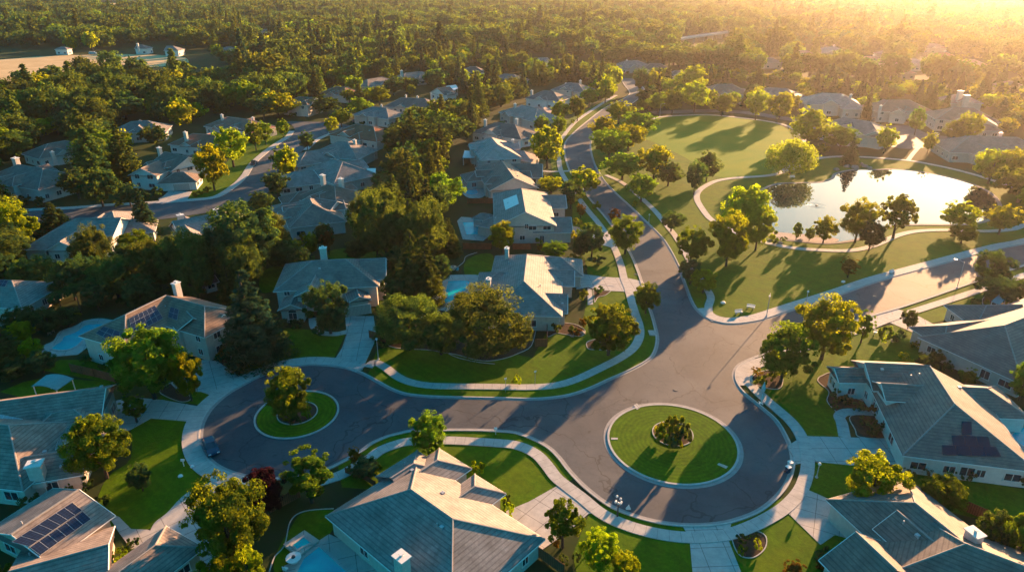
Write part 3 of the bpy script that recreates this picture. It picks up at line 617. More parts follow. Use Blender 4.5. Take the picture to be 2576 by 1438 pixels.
    if auto > 0:
        for i, q in enumerate(Q):
            if wings[i].get('open') or wings[i].get('blind'): continue
            for k in range(4):
                p, r = q.cs[k], q.cs[(k + 1) % 4]; t = r - p; Lw = t.length
                if Lw < 2.2 or (k == 1 and q.ends[1] == 'x') or (k == 3 and q.ends[0] == 'x'): continue
                tn = t.normalized(); nn = Vector((-tn.y, tn.x))
                if nn.dot(p - c_(q)) < 0: nn = -nn
                if nn.dot(-(p + r) / 2) < 0 and not detail: continue
                if nn.dot(-(p + r) / 2) < -30: continue
                nw = max(1, int(Lw / 3.7))
                for j in range(nw):
                    cp = p + tn * (Lw * (j + .5) / nw)
                    for sill in ([0.95, 3.75] if q.z > 4.9 else [0.95]):
                        if rnd.random() > 0.72 * auto: continue
                        if any(inside(o, cp + nn * .6, .7) and sill < o.z + .5 for o in Q if o is not q): continue
                        if any((cp - G(g[0], g[1], 1).to_2d()).length < g[2] / 2 + 1.3 for g in garage) and sill < 2.5: continue
                        if any((cp - G(g[0], g[1], g[4]).to_2d()).length < 2.2 for g in wins): continue
                        wd_ = rnd.choice((1.3, 1.7, 2.2)); 
                        opening('window', q, cp, nn, wd_, rnd.choice((1.3, 1.5)), sill)
    for ch in chim:
        x, y, zt = ch[:3]; sz = ch[3] if len(ch) > 3 else 0.95
        p = G(x, y, zt); k = MB(); hb = zt - 2.4
        k.box((p.x, p.y, (zt + 2.0) / 2), (sz * 1.15, sz * .9, zt - 2.0), ang)
        co = k.build('chimney', BRICKM, ro, org)
        k = MB(); k.box((p.x, p.y, zt + .05), (sz * 1.4, sz * 1.15, .14), ang); k.tube([(p.x, p.y, zt + .1), (p.x, p.y, zt + .42)], .17, 8); k.box((p.x, p.y, zt + .46), (.5, .5, .06), ang)
        k.build('chimney_cap', TRIM, co, org) if False else None
        o = k.build('flue_cap', TRIM, root, org); o.parent = ro
    for pn_ in panels:                       # (wing, face, quad in the frame, rows, cols, pale?)
        q = Q[pn_[0]]; fc = pn_[1]
        if fc in 'LR': no = q.n * (1 if fc == 'L' else -1); base = v3(q.a, q.zr)
        else: no = q.d * (-1 if fc == '1' else 1); base = v3(q.a if fc == '1' else q.b, q.zr)
        nrm = Vector((no.x * q.s, no.y * q.s, 1)).normalized()
        O = Vector((0, 0, CH)); cr = []
        for (x, y) in pn_[2]:
            d = ray(x, y); cr.append(O + d * ((base - O).dot(nrm) / d.dot(nrm)))
        rows, cols = pn_[3], pn_[4]; m_ = pn_[5] if len(pn_) > 5 else PANEL
        def bl(u, v): return (cr[0] * (1 - u) + cr[1] * u) * (1 - v) + (cr[3] * (1 - u) + cr[2] * u) * v
        for r_ in range(rows):
            for c2 in range(cols):
                g_ = .02
                ps = [bl((c2 + a) / cols, (r_ + b) / rows) for a, b in ((g_, g_), (1 - g_, g_), (1 - g_, 1 - g_), (g_, 1 - g_))]
                top = [p + nrm * .16 for p in ps]; bot = [p + nrm * .06 for p in ps]
                w1, h1 = (ps[1] - ps[0]).length, (ps[3] - ps[0]).length
                k = MB(); k.poly(top if (top[1] - top[0]).cross(top[2] - top[0]).z > 0 else top[::-1], [(0.12, 0.12), (w1 - .1, 0.12), (w1 - .1, h1 - .1), (0.12, h1 - .1)])
                po = k.build('solar_panel', m_, root, org)
                k = MB()
                for j in range(4):
                    k.tube([top[j] - nrm * .03, top[(j + 1) % 4] - nrm * .03], .035, 4)
                k.build('panel_frame', DARKM if m_ is BPAN else GREYM if m_ is PANEL else TRIM, po, org)
    for j in range(vents):                   # roof vents and pipes
        q = Q[rnd.randrange(min(2, len(Q)))]; s = rnd.choice((1, -1)); L = (q.b - q.a).length; u = rnd.uniform(0, L); v = rnd.uniform(.15, .6) * q.w
        p = q.a + q.d * u + q.n * s * v; z = q.zr - q.s * v; k = MB()
        if rnd.random() < .5: k.tube([(p.x, p.y, z - .1), (p.x, p.y, z + .45)], .09, 7)
        else: k.box((p.x, p.y, z + .1), (.45, .45, .3), q.ang)
        k.build('roof_vent', GREYM, ro, org)
    root['_w'] = 0; del root['_w']
    HOUSES.append((root, Q, label))
    return root
HOUSES = []
def t3(r, c, x, y): return (c * 644 + x / 4.0, r * 359.5 + y / 4.0)
def wg(p1, p2, e, z=3.0, ends='hh', **k): return dict(p1=p1, p2=p2, e=e, z=z, ends=ends, **k)
# ---- foreground centre
house('house', 'big grey hip roofed house with wide blue shaded slope at the bottom centre', [
    wg((1034, 1231), (1139, 1305), (894, 1361), 3.1),
    wg(t3(3, 1, 1608, 368), t3(3, 1, 1340, 475), 3.6, 3.0, 'hx'),
    wg((1101.5, 1158.5), (1054, 1186), (1162, 1195), 3.0, 'hx'),
    wg((1195, 1223.5), (1136.5, 1263.5), (1237, 1268.5), 3.0, 'hx'),
    ], ROOF_G, STUC, chim=[(1010, 1399, 6.6, 1.3)], vents=6, seed=3, auto=.9, wins=[(1318, 1408, 1.2, 1.2, 1.0)])
# ---- bottom right
house('house', 'bottom right house with three parallel gables pointing at its driveway', [
    wg(t3(3, 3, 1480, 745), t3(3, 3, 1990, 1157), 6.8, 3.2, 'hx'),
    wg(t3(3, 3, 1270, 870), t3(3, 3, 1830, 1195), t3(3, 3, 1250, 1180), 3.9, 'gx', s=.62),
    wg(t3(3, 3, 860, 1085), t3(3, 3, 1340, 1390), t3(3, 3, 592, 1400), 3.5, 'gx', s=.62),
    wg(t3(3, 3, 1270, 735), t3(3, 3, 1580, 920), t3(3, 3, 1100, 1000), 3.3, 'gx', s=.56),
    wg(t3(3, 3, 1990, 1157), t3(3, 3, 2700, 1430), 9.0, 3.0, 'hh'),
    ], ROOF_G, STUC, chim=[t3(3, 3, 2085, 1040) + (7.2, 1.3)], vents=7, seed=5)
# ---- large right house
h3 = house('house', 'large grey roofed house on the right with black solar panels and arched entry', [
    wg((2339.5, 921), (2402, 1016.5), (2244, 1090), 3.3, 'xh'),
    wg(t3(2, 3, 1000, 775), t3(2, 3, 1635, 803), t3(2, 3, 1000, 1050), 4.1, 'gx'),
    wg(t3(2, 3, 692, 824), t3(2, 3, 1200, 832), t3(2, 3, 840, 974), 3.5, 'gx'),
    wg(t3(2, 3, 1165, 981), t3(2, 3, 1590, 1006), t3(2, 3, 1320, 1163), 4.9, 'gx'),
    wg(t3(2, 3, 1850, 1016), t3(2, 3, 2200, 1030), t3(2, 3, 2400, 1332), 2.9, 'xh'),
    ], ROOF_G, STUCW, vents=4, seed=8, snap=False,
    panels=[(0, '2', T(3, 3, [(1945, -75), (2045, -70), (2050, 62), (1948, 66)]), 1, 1, BPAN), (0, '2', T(3, 3, [(1842, 66), (2215, 80), (2240, 184), (1860, 168)]), 1, 3, BPAN), (0, '2', T(3, 3, [(1745, 164), (2290, 182), (2345, 284), (1755, 264)]), 1, 4, BPAN)],
    wins=[t3(3, 3, 1960, 350) + (2.0, 1.5, 0.9, 0), t3(2, 3, 715, 950) + (1.2, 1.5, 1.0, 2), t3(2, 3, 1170, 1130) + (1.6, 1.9, 0.1, 3, True)])
# ---- upper right
house('house', 'right edge house with long pale wall of four windows above the fence', [
    wg((2527, 819), (2668, 764), 9.3, 3.1, 'hh'),
    wg(t3(2, 3, 1800, 400), t3(2, 3, 2350, 330), 4.2, 3.0, 'hx', free=True),
    wg(t3(2, 3, 2200, 195), t3(2, 3, 2560, 190), 5.0, 3.0, 'hx', free=True),
    ], ROOF_D, STUC, vents=5, seed=4, snap=True,
    wins=[t3(2, 3, 1990, 665) + (.9, 1.0, 1.3), t3(2, 3, 2090, 700) + (1.3, 1.3, 1.0), t3(2, 3, 2350, 815) + (1.7, 1.7, .8)], garage=[t3(2, 3, 1770, 590) + (2.6,)])
# ---- corner house with pool
house('house', 'corner house with crossing grey roofs between the turquoise pool and the intersection', [
    wg((1326, 640), (1318, 708), 8.0, 3.6, 'hh'),
    wg(t3(2, 2, 230, 76), t3(2, 2, 540, 80), t3(2, 2, 560, 277), 3.0, 'xg'),
    wg(t3(1, 2, 200, 1273), t3(1, 2, 610, 1282), t3(1, 2, 520, 1440), 3.0, 'xg'),
    wg((1362, 646), (1412, 649), 5.0, 3.0, 'xh'),
    wg((1254, 684), (1318, 687), 4.8, 3.0, 'hx'),
    ], ROOF_G, STUC, chim=[(1275, 625, 7.6, 1.0), (1229, 702, 6.4, 1.0)], vents=5, seed=6, snap=True,
    wins=[t3(2, 2, 455, 320) + (1.0, 1.3, 1.0), t3(2, 2, 280, 330) + (1.3, 1.3, .9)])
# ---- double gabled house
house('house', 'two storey cream house with twin front gables and pale solar panels', [
    wg((1312, 474), (1322, 532), 8.2, 5.0, 'hg'),
    wg((1338, 547), (1433, 547), t3(1, 2, 500, 905), 3.0, 'xg'),
    wg((1330, 492), (1419, 491), t3(1, 2, 450, 658), 3.6, 'xg'),
    wg((1258, 540), (1300, 548), 5, 3.0, 'hx'),
    ], ROOF_G, STUC, vents=4, seed=9, snap=True, wins=[t3(1, 2, 147, 838) + (1.1, 1.4, 4.2), t3(1, 2, 105, 960) + (1.5, 1.3, 1.0), t3(1, 2, 300, 960) + (1.3, 2.1, .1)],
    panels=[(0, 'R', [(1266, 503), (1300, 490), (1306, 514), (1272, 530)], 1, 3, WHITE)])
house('house', 'grey roofed house whose small pool lies on its left, above the twin gabled house', [
    wg((1262, 405), (1293, 446), 8.0, 3.6, 'hg'),
    wg((1285, 412), (1362, 413), (1368, 447), 3.0, 'xg'),
    wg((1198, 430), (1260, 425), 4.5, 3.0, 'hx'),
    ], ROOF_G, STUC, vents=3, seed=10, snap=False)
house('house', 'cream walled house beside the white patio cover', [
    wg((1236, 346), (1252, 364), 7.5, 5.0, 'hh'), wg((1255, 374), (1318, 380), 5.0, 3.2, 'xh')], ROOF_P, STUC, vents=2, seed=11, snap=False, chim=[(1290, 352, 8.2)])
house('house', 'teal shaded roof of the house above the cream walled one', [
    wg((1250, 308), (1296, 314), 8.0, 3.6, 'hh'), wg((1290, 318), (1322, 330), 5, 3.0, 'xh')], ROOF_D, STUCW, chim=[(1221, 302, 7.8), (1300, 300, 7.5)], vents=2, seed=12, snap=False)
house('house', 'peach lit double peaked roof left of the round street trees', [
    wg((1312, 264), (1352, 274), 8.0, 4.2, 'hh'), wg((1345, 280), (1372, 270), 5, 3.0, 'xg')], ROOF_P, STUC, chim=[(1296, 262, 8.5)], vents=2, seed=13, snap=False)
house('house', 'white walled house with blue shaded hip roof near the street bend', [
    wg((1368, 228), (1392, 230), 7.5, 4.6, 'hh'), wg((1385, 240), (1408, 240), 4.5, 3.4, 'xg')], ROOF_D, STUCW, chim=[(1338, 228, 8.0)], vents=1, seed=14, snap=False)
house('house', 'steep purple grey roof beside the street bend', [
    wg((1430, 208), (1455, 210), 7.5, 4.2, 'hh'), wg((1412, 222), (1435, 216), 4.5, 3.0, 'gx')], ROOF_D, STUC, chim=[(1460, 203, 8.4), (1424, 210, 7)], vents=1, seed=15, snap=False)
# ---- teal roofed centre house
house('house', 'large teal shaded house with tall white chimney and arched front window', [
    wg((785, 656), (868, 652), 7.4, 5.0, 'hh'),
    wg((762, 700), (731.5, 763), (769, 775), 3.1, 'xg', free=True),
    wg((880, 680), (903, 743), (935, 757), 3.4, 'xg', free=True),
    wg((905, 652), (966, 650), 5.5, 5.2, 'xg'),
    wg((795, 690), (775, 727), 3.0, 5.2, 'xg', z0=1.5, free=True),
    ], ROOF_G, STUC, chim=[(812, 624, 10.0, 1.2)], vents=4, seed=16, garage=[(904, 792, 5.2, 2)], wins=[(738, 792, 1.8, 1.5, .8, 1, True), (768, 746, .8, 1.1, 3.6, 4)])
# ---- left solar house
house('house', 'two storey left house covered with dark solar arrays beside the curvy blue pool', [
    wg((316, 792), (417.5, 743), (310, 879), 5.4, 'hx'),
    wg((417.5, 743), (515, 770), 5.6, 5.38, 'xh', free=True),
    wg((470, 768), (557, 790), 4.4, 4.5, 'xg', free=True),
    wg((450, 764), (484, 798), 3.2, 5.5, 'xg', free=True),
    ], ROOF_B, STUC, chim=[(442, 712, 9.6, 1.1)], vents=2, seed=17, snap=False,
    panels=[(0, 'R', T(2, 0, [(1300, 330), (1560, 200), (1640, 330), (1330, 500)]), 3, 6), (0, '1', T(2, 0, [(1045, 410), (1215, 465), (1185, 590), (965, 480)]), 2, 3), (1, 'R', T(2, 0, [(1720, 215), (1805, 240), (1785, 350), (1695, 318)]), 2, 2)],
    wins=[t3(2, 0, 1035, 600) + (1.0, 1.3, 3.9), t3(2, 0, 1050, 700) + (1.2, 1.3, 1.0), t3(2, 0, 2255, 445) + (2.0, 1.8, .9, 2, True), t3(2, 0, 1940, 405) + (2.2, 1.2, 3.6, 3), t3(2, 0, 1960, 500) + (2.4, 1.6, .2, 3, True)])
# ---- left edge
house('house', 'sprawling left edge house with many small lit hips above the round golden tree', [
    wg((-60, 1018), (258, 976), (247, 1046), 4.6, 'xg'),
    wg((60, 1150), (207, 1126), (150, 1204), 3.0, 'xg', free=True),
    wg((130, 1040), (185, 1030), (195, 1068), 4.55, 'hh', free=True),
    wg((-60, 1062), (22, 1070), (60, 1235), 3.2, 'xh', free=True),
    wg((210, 1050), (198, 1090), 3.2, 4.2, 'xg', free=True),
    ], ROOF_B, STUC, chim=[(86, 1166, 5.6, 1.5)], vents=3, seed=18, snap=False,
    panels=[(0, 'R', [(-12, 1040), (58, 1054), (44, 1092), (-30, 1078)], 2, 3, GREYM)])
house('house', 'bottom left house with a fourteen panel solar array on its brown roof', [
    wg(t3(3, 0, 150, 1035), t3(3, 0, 762, 628), t3(3, 0, 790, 1140), 3.4, 'gg', s=0.33),
    wg((20, 1438), (262, 1372), 5.0, 2.8, 'xg', free=True, s=.3),
    wg((391, 1371), (270, 1460), (470, 1411), 3.0, 'hx', free=True),
    ], ROOF_B, STUCT, vents=2, seed=19, snap=False,
    panels=[(0, 'R', T(3, 0, [(115, 1142), (728, 742), (830, 825), (300, 1188)]), 1, 7), (0, 'R', T(3, 0, [(300, 1196), (832, 832), (918, 912), (408, 1275)]), 1, 6)])
house('house', 'left edge house with a pool terrace, cut by the frame above the curvy pool', [
    wg((-60, 702), (30, 706), 6.5, 3.2, 'xh')], ROOF_G, STUC, seed=20, snap=False, panels=[(0, 'R', [(-6, 704), (22, 706), (14, 722), (-16, 720)], 2, 3)])
# ---- west
house('house', 'white walled house with peach lit roof above the western street curve', [
    wg((416, 382), (472, 395), 8.0, 5.0, 'gg'),
    wg((400, 404), (356, 423), (396, 443), 4.9, 'xg', free=True),
    wg((440, 434), (462, 433), (440, 461), 3.0, 'hh', free=True),
    ], ROOF_G, STUCW, chim=[(400, 372, 9.6, 1.2)], vents=1, seed=21, snap=False, garage=[(456, 472, 5.0, 2)])
house('house', 'blue shaded western house with a stubby chimney at the left border', [
    wg((46, 414), (108, 424), 9.5, 4.8, 'hh'), wg((104, 432), (136, 424), 5, 4.2, 'xg')], ROOF_G, STUCW, chim=[(38, 398, 9.8, 1.6)], seed=22, snap=False)
house('house', 'long low house with wide blue shaded slope between yellow green tree and dark conifer', [
    wg((192, 550), (300, 548), 11.0, 3.2, 'hg'), wg((283, 532), (290, 556), 5.5, 3.3, 'hx'), wg((300, 556), (338, 552), 5, 3.1, 'xh')], ROOF_G, STUCW, vents=2, seed=23, snap=False)
house('house', 'flat looking grey roof right of the dark conifer below the western street', [
    wg((438, 556), (560, 534), 8.5, 3.4, 'gh')], ROOF_G, STUC, chim=[(453, 541, 6.6, 1.3), (545, 527, 6.5, 1.3)], seed=24, snap=False)
house('house', 'peach hip roof with a leaning white chimney above the white western house', [
    wg((486, 336), (540, 340), 8.0, 4.0, 'hh')], ROOF_P, STUCW, chim=[(466, 333, 8.5, 1.1)], seed=25, snap=False)
house('house', 'mauve roofed house with two chimneys at the western woodland edge', [
    wg((572, 294), (632, 302), 8.5, 4.0, 'hh'), wg((600, 306), (590, 318), 5, 3.5, 'xg')], ROOF_P, STUC, chim=[(558, 289, 8.3), (636, 296, 7.4)], seed=26, snap=False)
house('house', 'small blue roofed house half hidden left of the tall western conifers', [
    wg((120, 362), (165, 354), 8.0, 4.0, 'hh')], ROOF_G, STUCW, chim=[(131, 383, 6.5)], seed=27, snap=False)
house('house', 'teal roof sunk between dark western trees', [wg((330, 306), (372, 304), 9.0, 4.0, 'hh')], ROOF_D, STUC, seed=28, snap=False)
# ---- centre row west of the big oaks
house('house', 'bottom house of the centre row, with columned back porch', [
    wg((780, 500), (786, 512), 8.8, 4.0, 'hh'), wg((712, 512), (775, 512), 5.5, 3.2, 'hx'), wg((795, 498), (845, 506), 5.5, 4.6, 'xg')], ROOF_G, STUCW, vents=1, seed=29, snap=False)
house('house', 'centre row house with two stout white chimneys', [
    wg((822, 464), (842, 468), 8.5, 4.4, 'hh'), wg((752, 482), (815, 474), 5.5, 3.2, 'hx'), wg((850, 474), (888, 478), 4.5, 4.0, 'xg')], ROOF_G, STUCW, chim=[(811, 441, 10.0, 1.2), (857, 450, 9.2, 1.2)], vents=1, seed=30, snap=False)
house('house', 'centre row house with one solar slab on its lit slope', [
    wg((840, 400), (862, 408), 9.8, 4.4, 'hh'), wg((742, 432), (815, 424), 6.5, 3.2, 'hx')], ROOF_G, STUC, vents=2, seed=31, snap=False)
house('house', 'centre row house with long roof sloping down to the western street', [
    wg((850, 356), (875, 358), 9.5, 4.0, 'hh'), wg((770, 382), (835, 372), 6.5, 3.2, 'hx')], ROOF_G, STUC, chim=[(892, 353, 8.0)], vents=1, seed=32, snap=False)
house('house', 'top house of the centre row, with a rose lit peak', [
    wg((895, 312), (940, 318), 9.5, 4.0, 'hh'), wg((860, 322), (882, 320), 5, 3.2, 'hx')], ROOF_P, STUC, seed=33, snap=False, vents=1)
house('house', 'tan walled house with slate roof behind the centre row', [wg((938, 268), (972, 272), 8.0, 4.6, 'hh')], ROOF_D, STUC, chim=[(960, 265, 8.4, .7)], seed=34, snap=False)
house('house', 'wide dull roof right of the tan walled house', [wg((1010, 246), (1068, 248), 8.5, 3.6, 'hh')], ROOF_D, STUC, chim=[(1021, 240, 7.8, .7), (1050, 243, 7.6, .7)], seed=35, snap=False)
house('house', 'white gabled house with bright white patio roof by the brown conifer', [wg((1100, 222), (1130, 218), 7.5, 4.0, 'gg')], ROOF_D, STUCW, seed=36, snap=False, chim=[(1085, 236, 7.0, .6)])
house('house', 'half timbered brown house left of the small round trees', [wg((752, 244), (792, 246), 7.5, 5.0, 'hg')], ROOF_B, STUC, seed=37, snap=False)
house('house', 'house with salmon lit hip among northern trees', [wg((845, 218), (868, 220), 8.0, 4.4, 'hh')], ROOF_P, STUC, seed=38, snap=False)
house('house', 'pale flank roofed house between two round northern trees', [wg((925, 200), (962, 194), 7.5, 4.4, 'hh')], ROOF_G, STUC, seed=39, snap=False)
house('house', 'northern house with a tall free standing chimney', [wg((1020, 184), (1060, 180), 8.0, 4.2, 'hh')], ROOF_G, STUC, chim=[(1010, 178, 9.8, 1.2)], seed=40, snap=False)
house('house', 'teal gabled cottage peeping out of the forest', [wg((1356, 146), (1376, 145), 5.0, 4.6, 'gg')], ROOF_D, STUCW, seed=41, snap=False)
house('house', 'small blue roof at the left end of the northern clearing', [wg((1268, 186), (1294, 188), 7.0, 4.0, 'hh')], ROOF_D, STUCW, seed=42, snap=False)
house('house', 'left one of two grey roofs where the main street ends', [wg((1572, 154), (1604, 152), 8.5, 4.6, 'hh')], ROOF_D, STUC, chim=[(1577, 152, 8, .9)], seed=43, snap=False)
house('house', 'right one of two grey roofs where the main street ends', [wg((1636, 160), (1660, 160), 8.0, 4.6, 'hh')], ROOF_D, STUC, seed=44, snap=False)
house('house', 'small house roof right of the end of the main street', [wg((1698, 178), (1716, 178), 6.0, 4.0, 'hh')], ROOF_D, STUC, seed=45, snap=False)
# ---- houses beyond the park
house('house', 'wide mauve hipped house behind the far left corner of the park field', [wg((1806, 212), (1842, 212), 9.0, 5.0, 'hh'), wg((1855, 222), (1872, 224), 5, 4.4, 'xg')], ROOF_P, STUC, seed=46, snap=False)
house('house', 'second house behind the park field, half covered by a golden tree', [wg((1935, 220), (1982, 224), 8.5, 4.6, 'hh')], ROOF_D, STUC, seed=47, snap=False)
house('house', 'pink roofed house with lit round dormer behind the park', [wg((2068, 234), (2118, 236), 9.0, 5.2, 'hh'), wg((2082, 244), (2090, 254), 4, 5.0, 'xg'), wg((2112, 244), (2140, 258), 5, 4.4, 'xh')], ROOF_P, STUC, chim=[(2141, 238, 9.5, 1.0), (2120, 240, 9, 1.0)], seed=48, snap=False)
house('house', 'grey patched roof house just above the willow and pond', [wg((2120, 296), (2190, 306), 9.0, 4.6, 'hh'), wg((2128, 300), (2150, 326), 5.5, 4.4, 'xg'), wg((2180, 312), (2202, 330), 5, 4.4, 'xg')], ROOF_G, STUCW, seed=49, snap=False, vents=2, panels=[(0, 'R', [(2122, 312), (2146, 308), (2150, 322), (2128, 326)], 1, 2)])
house('house', 'rosy hipped house with small lit front gable, third behind the pond', [wg((2234, 252), (2288, 252), 8.5, 5.0, 'hh'), wg((2258, 266), (2262, 276), 4, 4.6, 'xg')], ROOF_P, STUC, chim=[(2216, 266, 8, .9)], seed=50, snap=False)
house('house', 'pink two storey house with garage right of the hazy cul-de-sac', [wg((2400, 270), (2450, 272), 9.0, 5.2, 'hh'), wg((2470, 282), (2480, 300), 5, 5.0, 'xg'), wg((2468, 306), (2480, 310), 5, 3.2, 'hh')], ROOF_P, STUC, seed=51, snap=False, garage=[(2472, 330, 5.0, 2)])
house('house', 'small hazy house with two white chimneys above the pink two storey one', [wg((2400, 238), (2424, 238), 7.0, 4.6, 'hh')], ROOF_P, STUC, chim=[(2417, 229, 10.5, 2), (2433, 240, 9, 2)], seed=52, snap=False)
house('house', 'grey roofed house on the right border above the golden trees', [wg((2440, 342), (2560, 346), 9.5, 3.8, 'hh'), wg((2445, 360), (2470, 366), 6, 3.2, 'hh'), wg((2560, 360), (2600, 366), 6, 3.2, 'xh')], ROOF_P, STUC, chim=[(2518, 335, 8.2)], seed=53, snap=False)
for i, (x, y, w_, lb) in enumerate(((2020, 128, 8, 'faint mauve roof left of the hazy quarter'), (2090, 118, 8.5, 'long faint roof with a white dormer in the haze'), (2010, 150, 6, 'hazy pink end wall with steep gable'), (2190, 142, 9, 'faint pink roof at the centre of the hazy quarter'), (2240, 125, 7, 'half dissolved roof behind the hazy quarter'), (2295, 148, 7.5, 'hazy pink gable with two lit vents'), (2260, 168, 7, 'low hazy roof below the two vented gable'), (2370, 132, 8, 'glowing roof with thin bright chimney in the haze'), (2440, 150, 8.5, 'broad pink roof near the brightest haze'), (2450, 166, 6.5, 'lower wing like roof under the broad pink one'), (2345, 110, 7, 'hardly visible roof in the golden glare'), (2540, 205, 7, 'bluish white roof at the right border in the haze'))):
    house('house', lb, [wg((x - w_ * 1.4, y), (x + w_ * 1.4, y), w_, 4.2, 'hh')], ROOF_P if i != 11 else ROOF_G, STUC, seed=60 + i, snap=False, chim=[(x + w_, y - 4, 8.4, 1.2)] if i in (1, 7, 3) else [], auto=.6)
for i, (x, y, w_, rm, lb) in enumerate(((352, 113, 6.5, ROOF_D, 'white timbered farmhouse, left of the pair by the dry field'), (428, 116, 7.5, ROOF_D, 'white gabled farmhouse, right of the pair by the dry field'), (575, 118, 5.5, ROOF_D, 'dim roof at the woodland edge right of the farmhouses'), (158, 118, 4.5, ROOF_D, 'faint blue roof left of the parked white van'), (668, 74, 5, ROOF_D, 'tiny white roof deep in the forest'), (1190, 168, 7, ROOF_D, 'slate roof behind the round northern trees'), (1935, 145, 7, ROOF_D, 'grey hip roof with chimney left of the hazy quarter'), (1205, 115, 5, ROOF_D, 'small white glimpse of a house in the northern forest'))):
    house('house', lb, [wg((x - w_, y), (x + w_, y), w_ * .9, 4.6, 'gh' if i < 2 else 'hh'), wg((x + w_ * .3, y + 1), (x + w_ * .3, y + 3), w_ * .5, 4.5, 'xg')] if i < 2 else [wg((x - w_, y), (x + w_, y), w_ * .9, 4.4, 'hh')], rm, STUCW, seed=80 + i, snap=False, auto=1.0 if i < 2 else .6, chim=[(x - w_, y - 3, 9.5, 1.3)] if i in (0, 6) else [])
# ================================================================ TREES
rg = np.random.default_rng(5)
def unit(n):
    v = rg.normal(size=(n, 3)); return v / np.linalg.norm(v, axis=1)[:, None]
def leaf_mesh(name, C, Nn, size, m):
    """one small four sided leaf spray per centre"""
    n = len(C); cd = C - np.array([0, 0, C[:, 2].mean() * .9]); cd /= np.linalg.norm(cd, axis=1)[:, None] + 1e-6; nn = Nn * 0.9 + cd * .75 + unit(n) * 0.75; nn /= np.linalg.norm(nn, axis=1)[:, None] + 1e-9
    a = np.cross(nn, unit(n)); a /= np.linalg.norm(a, axis=1)[:, None] + 1e-9; b = np.cross(nn, a)
    s = (size * rg.uniform(.6, 1.35, n))[:, None]; k = rg.uniform(.45, .9, n)[:, None]
    V = np.stack([C - a * s, C + b * s * k, C + a * s, C - b * s * k], 1).reshape(-1, 3)
    me = bpy.data.meshes.new(name); me.vertices.add(4 * n); me.vertices.foreach_set('co', V.ravel().astype(np.float32))
    me.loops.add(4 * n); me.loops.foreach_set('vertex_index', np.arange(4 * n, dtype=np.int32))
    me.polygons.add(n); me.polygons.foreach_set('loop_start', np.arange(0, 4 * n, 4, dtype=np.int32))
    me.update(calc_edges=True); me.materials.append(m); return me
